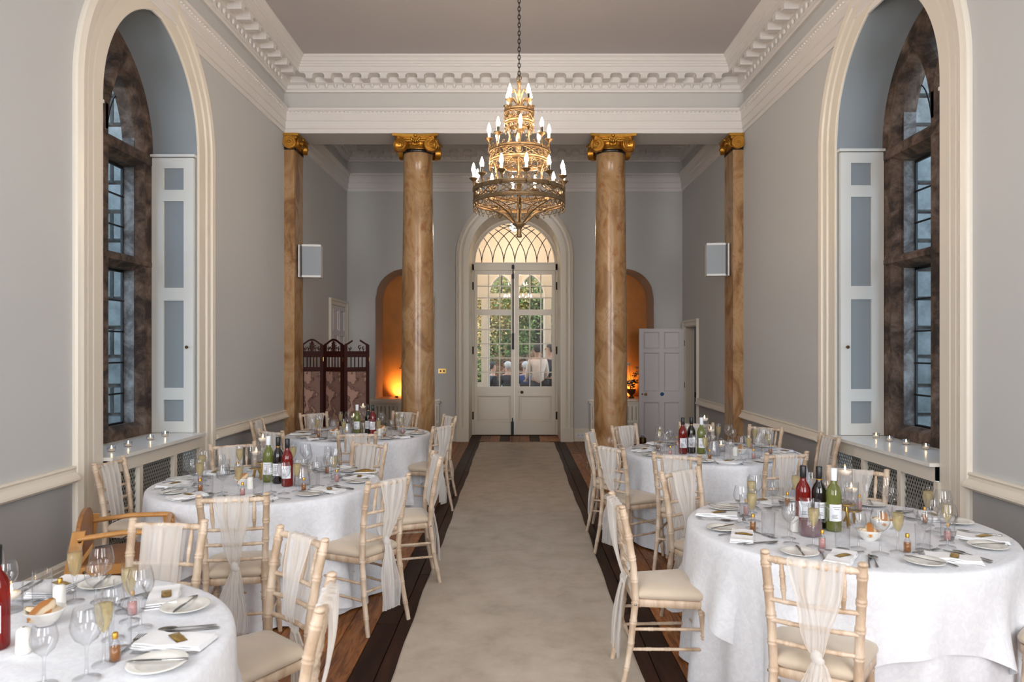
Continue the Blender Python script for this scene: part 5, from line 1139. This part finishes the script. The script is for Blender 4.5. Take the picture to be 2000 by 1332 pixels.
centre('R2', (1.475, 6.38), (1.56, 6.42), (1.64, 6.38), (1.72, 6.58), (1.80, 6.66), (1.85, 6.50), (1.715, 6.25), JUG_W, [(1.98, 6.36), (1.55, 6.70)], (1.90, 6.25), (1.5, 6.56))
centre('L3', (-1.57, 7.80), (-1.64, 7.90), (-1.75, 7.84), (-1.72, 8.0), (-1.82, 7.98), (-1.66, 8.08), (-1.83, 7.72), JUG_W, [(-1.96, 7.72), (-1.50, 7.98)], (-1.9, 8.0), (-1.48, 7.7))
centre('L1', (-1.625, 2.235), (-1.76, 2.30), (-1.90, 2.32), (-1.85, 2.42), (-1.95, 2.40), (-1.80, 2.55), (-1.9, 2.2), JUG_W, [(-1.60, 2.43), (-1.95, 2.62)], (-1.515, 2.20), (-1.66, 2.60))
# heart-edged gold bag left on a plate
bag = MB().grid([[(x*(1-0.15*abs(math.sin(v*3))), v*0.05, 0.008+0.018*math.cos(x/0.08*PI/2)*math.cos(v*PI/2)) for v in (-1, -0.6, -0.2, 0.2, 0.6, 1)] for x in [-0.08+0.16*i/12 for i in range(13)]])
o = thing('gift_bag', 'crumpled gold drawstring gift bag lying on the middle left table', 'bag', (-1.13, 5.32, TZ+0.018), 0.2)
ob('pouch', bag, 'gold_foil', o); ob('ruffle', MB().tube([(-0.08, -0.05, 0.006), (-0.04, -0.062, 0.008), (0, -0.055, 0.006), (0.04, -0.062, 0.008), (0.08, -0.05, 0.006), (0.09, 0, 0.01), (0.08, 0.05, 0.006)], 0.004, 6), 'napkin', o)
# tea lights on the window boards
for nm, Lx in (('left', [(-3.225, 5.70), (-3.25, 5.99), (-3.29, 6.43), (-3.29, 6.70)]), ('right', [(3.29, 6.57), (3.294, 6.34), (3.316, 6.11), (3.33, 5.84)])):
    seq = ('first', 'second', 'third', 'fourth')
    for q, (x, y) in enumerate(Lx):
        dist = sorted(Lx, key=lambda p: p[1]).index((x, y)); inst(TEA, (x, y, 0.8832), 0, 'lit glass tea light on the %s window ledge, %s from the camera' % (nm, seq[dist]), 'tea light', 'tea lights on the window ledges')
# ------------------------------------------------------------------ wooden high chair
def highchair(x, y, rz):
    t = thing('high_chair', 'pine wooden high chair with rounded back standing by the left window', 'high chair', (x, y, 0), rz)
    w, d = 0.22, 0.21
    def plank(pts, th, ax, at_, mt='pine', nm='side_rail'):
        # pts in the plane across ax
        if ax == 'x': P = [(at_, a, b) for a, b in pts]; dv = (th, 0, 0)
        else: P = [(a, at_, b) for a, b in pts]; dv = (0, th, 0)
        return ob(nm, MB().poly(P, dv), mt, t)
    # local +y is the front; legs lean outward to the foot
    for s in (-1, 1):
        X = s*w-0.012
        plank([(-0.36, 0), (-0.30, 0), (-0.165, 0.74), (-0.225, 0.74)], 0.024, 'x', X, nm='leg')
        plank([(0.33, 0), (0.27, 0), (0.165, 0.70), (0.225, 0.70)], 0.024, 'x', X, nm='leg')
        ob('arm_rail', MB().tube([(s*w, -0.20, 0.70), (s*w, 0.0, 0.715), (s*w, 0.19, 0.705), (s*w, 0.225, 0.66)], 0.024, 8, flat=0.6), 'pine', t)
        plank([(-0.23, 0.50), (0.235, 0.50), (0.235, 0.55), (-0.23, 0.55)], 0.02, 'x', X, nm='side_rail')
        plank([(-0.30, 0.16), (0.30, 0.16), (0.30, 0.20), (-0.30, 0.20)], 0.02, 'x', X, nm='side_rail')
        for (yy, zz) in ((-0.19, 0.69), (0.19, 0.69), (-0.17, 0.525), (0.18, 0.525)): ob('screw_cap', MB().ball((s*(w+0.014), yy, zz), 0.009, 8, 5, (0.4, 1, 1)), 'dark_brass', t)
    back = [(-w+0.01, 0.58)]+[(-w+0.01, 0.70)]+[((w-0.01)*-math.cos(PI*i/14), 0.70+0.115*math.sin(PI*i/14)) for i in range(1, 14)]+[(w-0.01, 0.70), (w-0.01, 0.58)]
    plank(back, 0.02, 'y', -0.215, 'pine_dark', 'back_panel')
    ob('seat', MB().box(-w+0.01, w-0.01, -0.19, 0.20, 0.535, 0.555), 'pine_dark', t)
    for z, nm in ((0.70, 'front_bar'), (0.60, 'front_bar')): ob(nm, MB().cyl((-w, 0.205, z), (w, 0.205, z), 0.016, n=10), 'pine', t)
    ob('crotch_post', MB().cyl((0, 0.205, 0.545), (0, 0.205, 0.70), 0.014, n=10), 'pine', t)
    ob('cross_rail', MB().box(-w, w, 0.285, 0.305, 0.16, 0.20), 'pine', t); ob('cross_rail', MB().box(-w, w, -0.31, -0.29, 0.16, 0.20), 'pine', t)
    ob('strap', MB().tube([(-0.15, -0.18, 0.56), (-0.17, -0.10, 0.565), (-0.19, -0.02, 0.60)], 0.012, 6, flat=0.25), 'black_cap', t)
highchair(-2.20, 4.04, -PI/2+0.38)
# ------------------------------------------------------------------ carved folding screen
def screen():
    t = thing('folding_screen', 'three-panel dark wood folding screen with old map prints and fretted crests', 'screen', (0, 0, 0))
    pts = [(-3.045, 10.06), (-2.745, 10.17), (-2.415, 9.98), (-2.09, 10.14)]
    for k in range(3):
        a, b = Vector(pts[k]), Vector(pts[k+1]); L = (b-a).length-0.008; mid = (a+b)/2; rz = math.atan2(b.y-a.y, b.x-a.x)
        H = 1.735; s = 0.046; h = L/2
        fr = MB().box(-h, -h+s, -0.013, 0.013, 0, H).box(h-s, h, -0.013, 0.013, 0, H)
        for z0, z1 in ((0.10, 0.17), (1.36, 1.42), (1.56, 1.645), (0.70, 0.705)):
            if z1-z0 > 0.01: fr.box(-h+s, h-s, -0.013, 0.013, z0, z1)
        p = ob('screen_panel', fr, 'mahogany', t, (mid.x, mid.y, 0.02), rz)
        ob('map_print', MB().box(-h+s, h-s, -0.004, 0.004, 0.17, 1.36), 'map_print', p)
        for i in range(4):
            x = -h+s+(L-2*s)*(i+1)/5; ob('spindle', MB().cyl((x, 0, 1.42), (x, 0, 1.56), 0.008, n=8), 'mahogany', p)
        # crest: arched board pierced with scrolls (third panel has lost its middle)
        w = h-s*0.3
        def top(x): return 1.735+0.075*max(0, math.cos(x/w*PI/2))**1.6+0.012
        def strip(xa, xb, zlow, n=10):
            mb = MB(); P = [(xa+(xb-xa)*i/n, top(xa+(xb-xa)*i/n)) for i in range(n+1)]; Q = [(x, zlow(x)) for x, _ in P]
            mb.poly([(x, -0.008, z) for x, z in P]+[(x, -0.008, z) for x, z in Q[::-1]], (0, 0.016, 0)); return mb
        spans = [(-w, w)] if k < 2 else [(-w, -w*0.35), (w*0.28, w)]
        for (xa, xb) in spans:
            mb = strip(xa, xb, lambda x: top(x)-0.028)
            for q in (-1, 1):
                for (cx, cz, r) in ((0.045, 1.70, 0.026), (0.095, 1.685, 0.020), (0.020, 1.755, 0.016)):
                    x0 = q*cx
                    if not (xa-0.01 < x0 < xb+0.01): continue
                    mb.tube([(x0+r*(1-f*0.6)*math.cos(q*(f*5.2)+1.2), 0, cz+r*(1-f*0.6)*math.sin(q*(f*5.2)+1.2)) for f in [i/12 for i in range(13)]], 0.0075, 6)
                    mb.cyl((x0, 0, 1.645), (x0, 0, cz-r*0.7), 0.006, n=6)
            if k < 2: mb.cyl((0, 0, 1.645), (0, 0, 1.79), 0.011, n=8)
            ob('crest', mb, 'mahogany', p)
        for z in (0.35, 1.5): ob('hinge', MB().box(h-0.004, h+0.006, -0.016, -0.012, z, z+0.06), 'brass', p)
screen()
# ------------------------------------------------------------------ arrangements standing in the niches
def arrangement(x, y, z, lab, light):
    t = thing('flower_arrangement', lab, 'flowers', (x, y, z)); Rr = random.Random(int(x*100))
    ob('urn', MB().lathe([(0.0001, 0), (0.06, 0.0), (0.055, 0.02), (0.025, 0.04), (0.03, 0.06), (0.075, 0.10), (0.085, 0.16), (0.09, 0.17), (0.07, 0.165), (0.0001, 0.12)], 20), 'dark_brass', t)
    for k in range(16):
        a = Rr.random()*2*PI; r = 0.06+Rr.random()*0.16; h = 0.22+Rr.random()*0.42
        tip = (r*math.cos(a), r*0.6*math.sin(a), h)
        s = ob('stalk', MB().tube([(0, 0, 0.12), (tip[0]*0.3, tip[1]*0.3, h*0.6), tip], 0.003, 5), 'dry_leaf', t)
        mb = MB(); mt = 'blossom' if (k % 3 and light) else 'dry_leaf'
        for _ in range(9):
            c = [tip[i]+(Rr.random()-0.5)*0.07 for i in range(3)]; mb.ball(c, 0.014+0.010*Rr.random(), 6, 4, (1, 1, 0.6))
        ob('bloom', mb, mt, t)
arrangement(2.13, YF+0.22, NB+0.002, 'dried cream flower arrangement in the glowing niche beside the open door', True)
arrangement(-1.98, YF+0.25, NB+0.002, 'dark leafy arrangement in the glowing niche behind the marble column', False)
# ------------------------------------------------------------------ garden, guests in the porch seen through the glass
st('floor_porch', MB().box(VX0, VX1, DY+0.1, VY+0.0, -0.02, 0.0), 'paving'); st('terrace', MB().box(-14, 14, VY+0.2, 26, -0.06, -0.02), 'paving'); st('lawn', MB().box(-40, 40, 26, 70, -0.08, -0.02), 'lawn')
st('lawn', MB().box(-14, -3.75, 2, VY, -0.08, -0.05), 'lawn'); st('lawn', MB().box(3.66, 14, 2, VY, -0.08, -0.05), 'lawn')
def tree(x, y, h, r, mt, lab, seed, n=15000, conical=False):
    Rr = random.Random(seed); t = thing('tree', lab, 'tree', (x, y, 0)); zc = h-r
    ob('trunk', MB().tube([(0, 0, -0.05), (0.1, 0, h*0.25), (0, 0.05, h*0.5), (0.05, 0, h*0.8)], [0.22, 0.17, 0.12, 0.05], 8), 'bark', t)
    for k in range(7):
        a = k*0.9+seed; ob('branch', MB().tube([(0, 0, h*0.3+k*0.1*h*0.6), (r*0.4*math.cos(a), r*0.4*math.sin(a), h*0.42+k*0.07*h), (r*0.8*math.cos(a), r*0.8*math.sin(a), h*0.5+k*0.07*h)], [0.07, 0.05, 0.02], 6), 'bark', t)
    v = []; f = []
    cl = [(Rr.gauss(0, 0.5)*r, Rr.gauss(0, 0.5)*r, h*0.55+Rr.gauss(0, 0.5)*h*0.28) for _ in range(26)]
    for i in range(n):
        c = cl[i % 26]; p = Vector((c[0]+Rr.gauss(0, 0.2)*r, c[1]+Rr.gauss(0, 0.2)*r, max(0.2, c[2]+Rr.gauss(0, 0.12)*h*0.7)))
        u = Vector((Rr.gauss(0, 1), Rr.gauss(0, 1), Rr.gauss(0, 1))).normalized()*0.055; w = u.orthogonal().normalized()*0.035
        b = len(v); v += [tuple(p-u), tuple(p+w), tuple(p+u), tuple(p-w)]; f.append((b, b+1, b+2, b+3))
    o = ob('foliage', MB().add(v, f), mt, t); o['kind'] = 'stuff'
tree(-1.1, 25.5, 6.5, 2.3, 'autumn', 'golden autumn tree seen through the left door leaf', 3); tree(0.75, 25.0, 5.6, 1.7, 'lime_leaf', 'yellow-green tree seen through the right door leaf', 5)
tree(1.9, 26.5, 6.0, 1.5, 'evergreen', 'dark evergreen seen behind the right door leaf', 8); tree(-3.9, 31, 8, 3.2, 'autumn', 'tall golden tree beyond the left of the porch', 9); tree(0.2, 23.5, 1.7, 0.9, 'russet', 'low russet bush outside the porch', 12, 7000)
tree(4.5, 31, 7.5, 3.0, 'russet', 'russet tree beyond the right of the porch', 15); tree(-0.9, 36, 9, 4.0, 'evergreen', 'dark tree far behind the golden tree', 17)
v = []; f = []; Rr = random.Random(4)
for i in range(16000):
    p = Vector((Rr.uniform(-9, 9), 33+Rr.gauss(0, 0.5), Rr.uniform(0, 4.2)+Rr.gauss(0, 0.15))); u = Vector((Rr.gauss(0, 1), Rr.gauss(0, 1), Rr.gauss(0, 1))).normalized()*0.15; w = u.orthogonal().normalized()*0.10
    b = len(v); v += [tuple(p-u), tuple(p+w), tuple(p+u), tuple(p-w)]; f.append((b, b+1, b+2, b+3))
hg = thing('hedge', 'tall clipped hedge closing the garden behind the trees', 'hedge', (0, 0, 0)); o = ob('foliage', MB().add(v, f), 'lime_leaf', hg); o['kind'] = 'stuff'; ob('hedge_core', MB().box(-9, 9, 33.3, 33.9, 0, 4.0), 'evergreen', hg)
def skinmesh(name, verts, edges, radii, mt, sub=1):
    me = bpy.data.meshes.new(name); me.from_pydata(verts, edges, []); o = bpy.data.objects.new(name, me); C.objects.link(o)
    md = o.modifiers.new('s', 'SKIN'); md.use_smooth_shade = True; sv = me.skin_vertices[0].data
    for k, r in enumerate(radii): sv[k].radius = (r, r) if not isinstance(r, tuple) else r
    sv[0].use_root = True
    if sub: m2 = o.modifiers.new('u', 'SUBSURF'); m2.levels = sub; m2.render_levels = sub
    dg = bpy.context.evaluated_depsgraph_get(); new = bpy.data.meshes.new_from_object(o.evaluated_get(dg)); bpy.data.objects.remove(o)
    new.name = name; new.materials.clear(); new.materials.append(M[mt]); new.polygons.foreach_set('use_smooth', [True]*len(new.polygons)); return new
def person(x, y, rz, sit, top, bottom, hair, lab, S_=1.0, skirt=False):
    t = thing('person', lab, 'person', (x, y, 0), rz)
    hip = 0.50 if sit else 0.93; kn = (0.44, 0.48) if sit else (0.03, 0.50); an = (0.46, 0.08) if sit else (0.0, 0.08); sh = hip+0.50; hd = sh+0.22
    # joints: +y is where the person looks
    V = [(0, 0, hip), (0, 0.0, hip+0.22), (0, 0.0, sh-0.05), (0, 0.01, sh+0.06), (0, 0.03, hd), (0, 0.03, hd+0.13)]; Rr = [0.15, 0.13, 0.15, 0.055, 0.085, 0.05]; E = [(0, 1), (1, 2), (2, 3), (3, 4), (4, 5)]
    J = {}
    for s in (-1, 1):
        b = len(V); V += [(s*0.18, 0, sh-0.02), (s*0.23, 0.02 if not sit else 0.06, sh-0.28), (s*0.20, 0.20, sh-0.36 if sit else sh-0.42), (s*0.19, 0.27, sh-0.36 if sit else sh-0.46)]; Rr += [0.06, 0.043, 0.03, 0.028]; E += [(2, b), (b, b+1), (b+1, b+2), (b+2, b+3)]
        for q in range(4):
            c = len(V); V += [(s*(0.165+0.02*q), 0.31, V[b+3][2]-0.005), (s*(0.165+0.02*q), 0.345-abs(q-1.3)*0.006, V[b+3][2]-0.025)]; Rr += [0.009, 0.007]; E += [(b+3, c), (c, c+1)]
        c = len(V); V += [(s*0.155, 0.27, V[b+3][2]+0.005), (s*0.14, 0.295, V[b+3][2])]; Rr += [0.010, 0.008]; E += [(b+3, c), (c, c+1)]
        b = len(V); V += [(s*0.09, 0.02, hip-0.04), (s*0.11, kn[0], kn[1]), (s*0.11, an[0], an[1]), (s*0.12, an[0]+0.14, 0.04)]; Rr += [0.095, 0.06, 0.042, 0.035]; E += [(0, b), (b, b+1), (b+1, b+2), (b+2, b+3)]
    link('body', skinmesh('body', V, E, Rr, 'skin'), t)
    V = [(0, 0, hip-0.02), (0, 0, hip+0.22), (0, 0, sh-0.05), (0, 0.005, sh+0.02)]; Rr = [0.175, 0.155, 0.172, 0.075]; E = [(0, 1), (1, 2), (2, 3)]
    for s in (-1, 1): b = len(V); V += [(s*0.18, 0, sh-0.02), (s*0.23, 0.02 if not sit else 0.06, sh-0.28), (s*0.205, 0.17, sh-0.35 if sit else sh-0.40)]; Rr += [0.078, 0.06, 0.045]; E += [(2, b), (b, b+1), (b+1, b+2)]
    link('jacket', skinmesh('jacket', V, E, Rr, top), t)
    V = [(0, 0, hip-0.01)]; Rr = [0.165]; E = []
    for s in (-1, 1): b = len(V); V += [(s*0.09, 0.02, hip-0.05), (s*0.11, kn[0], kn[1]), (s*0.11, an[0], an[1]+0.02)]; Rr += [0.11, 0.078, 0.06]; E += [(0, b), (b, b+1), (b+1, b+2)]
    link('trousers', skinmesh('trousers', V, E, Rr, bottom), t)
    hm = MB().ball((0, 0.012, hd+0.045), 0.118, 14, 9, (0.88, 1.0, 1.0)); hm.v = [(a, min(b_, 0.085), max(c, hd-0.03 if b_ < 0 else hd+0.09)) for a, b_, c in hm.v]
    ob('hair', hm, hair, t)
    fm = MB().ball((0, 0.125, hd+0.03), 0.016, 6, 4, (0.8, 1.2, 1.4)); ob('nose', fm, 'skin', t)
    for s in (-1, 1): ob('ear', MB().ball((s*0.092, 0.02, hd+0.04), 0.024, 6, 4, (0.5, 0.8, 1.2)), 'skin', t); ob('eye', MB().ball((s*0.034, 0.112, hd+0.05), 0.010, 6, 4), 'hair_dark', t)
    ob('mouth', MB().box(-0.025, 0.025, 0.108, 0.116, hd-0.022, hd-0.014), 'russet', t)
    for s in (-1, 1): ob('shoe', MB().ball((s*0.115, an[0]+0.06, 0.045), 0.05, 8, 5, (0.9, 2.4, 0.9)), 'suit_black', t)
person(-0.62, 17.9, -1.2, True, 'suit_black', 'suit_black', 'hair_dark', 'seated guest in a dark jacket, leftmost behind the door glass')
person(-0.23, 18.4, 0.4, True, 'suit_black', 'suit_black', 'hair_grey', 'seated guest in a black jacket behind the left door leaf')
person(0.22, 18.3, 0.2, True, 'suit_blue', 'suit_black', 'hair_grey', 'seated guest in a blue jacket behind the right door leaf')
person(0.46, 16.1, 0.3, False, 'blouse', 'suit_black', 'hair_dark', 'standing guest in a pale blouse with dark hair behind the right door leaf')
person(0.78, 16.72, 1.3, False, 'suit_black', 'suit_black', 'hair_dark', 'standing guest in a dark suit at the right edge of the door glass')
for (x, y, rz, lab) in ((-0.62, 17.87, -1.2, 'dark garden chair under the leftmost seated guest'), (-0.23, 18.37, 0.4, 'dark garden chair under the black-jacketed guest'), (0.22, 18.27, 0.2, 'dark garden chair under the blue-jacketed guest')):
    t = thing('garden_chair', lab, 'chair', (x, y, -0.02), rz)
    ob('seat', MB().box(-0.2, 0.2, -0.18, 0.22, 0.36, 0.385), 'iron', t); ob('backrest', MB().box(-0.2, 0.2, -0.22, -0.195, 0.36, 0.85), 'iron', t)
    for sx in (-1, 1):
        for sy in (-0.17, 0.2): ob('leg', MB().cyl((sx*0.18, sy, 0), (sx*0.18, sy, 0.36), 0.012, n=6), 'iron', t)
t = thing('garden_table', 'round white-clothed table among the guests outside the door', 'table', (-0.02, 19.4, 0))
ob('table_top', MB().lathe([(0.0001, 0.76), (0.80, 0.76), (0.82, 0.75), (0.82, 0.72)], 30), 'cloth', t); ob('cloth_drop', MB().lathe([(0.82, 0.75), (0.84, 0.45), (0.85, 0.2)], 30), 'cloth', t); ob('pedestal', MB().cyl((0, 0, 0), (0, 0, 0.72), 0.04), 'iron', t)

t = thing('door_stop', 'small dark cylindrical door stop on the floor by the open white door', 'door stop', (2.235, 12.76, 0))
ob('weight', MB().lathe([(0.0001, 0.0), (0.06, 0.0), (0.062, 0.01), (0.062, 0.11), (0.055, 0.12), (0.0001, 0.12)], 20), 'dark_brass', t); ob('loop', MB().tube([(-0.03, 0, 0.118), (-0.02, 0, 0.145), (0.02, 0, 0.145), (0.03, 0, 0.118)], 0.006, 6), 'iron', t)
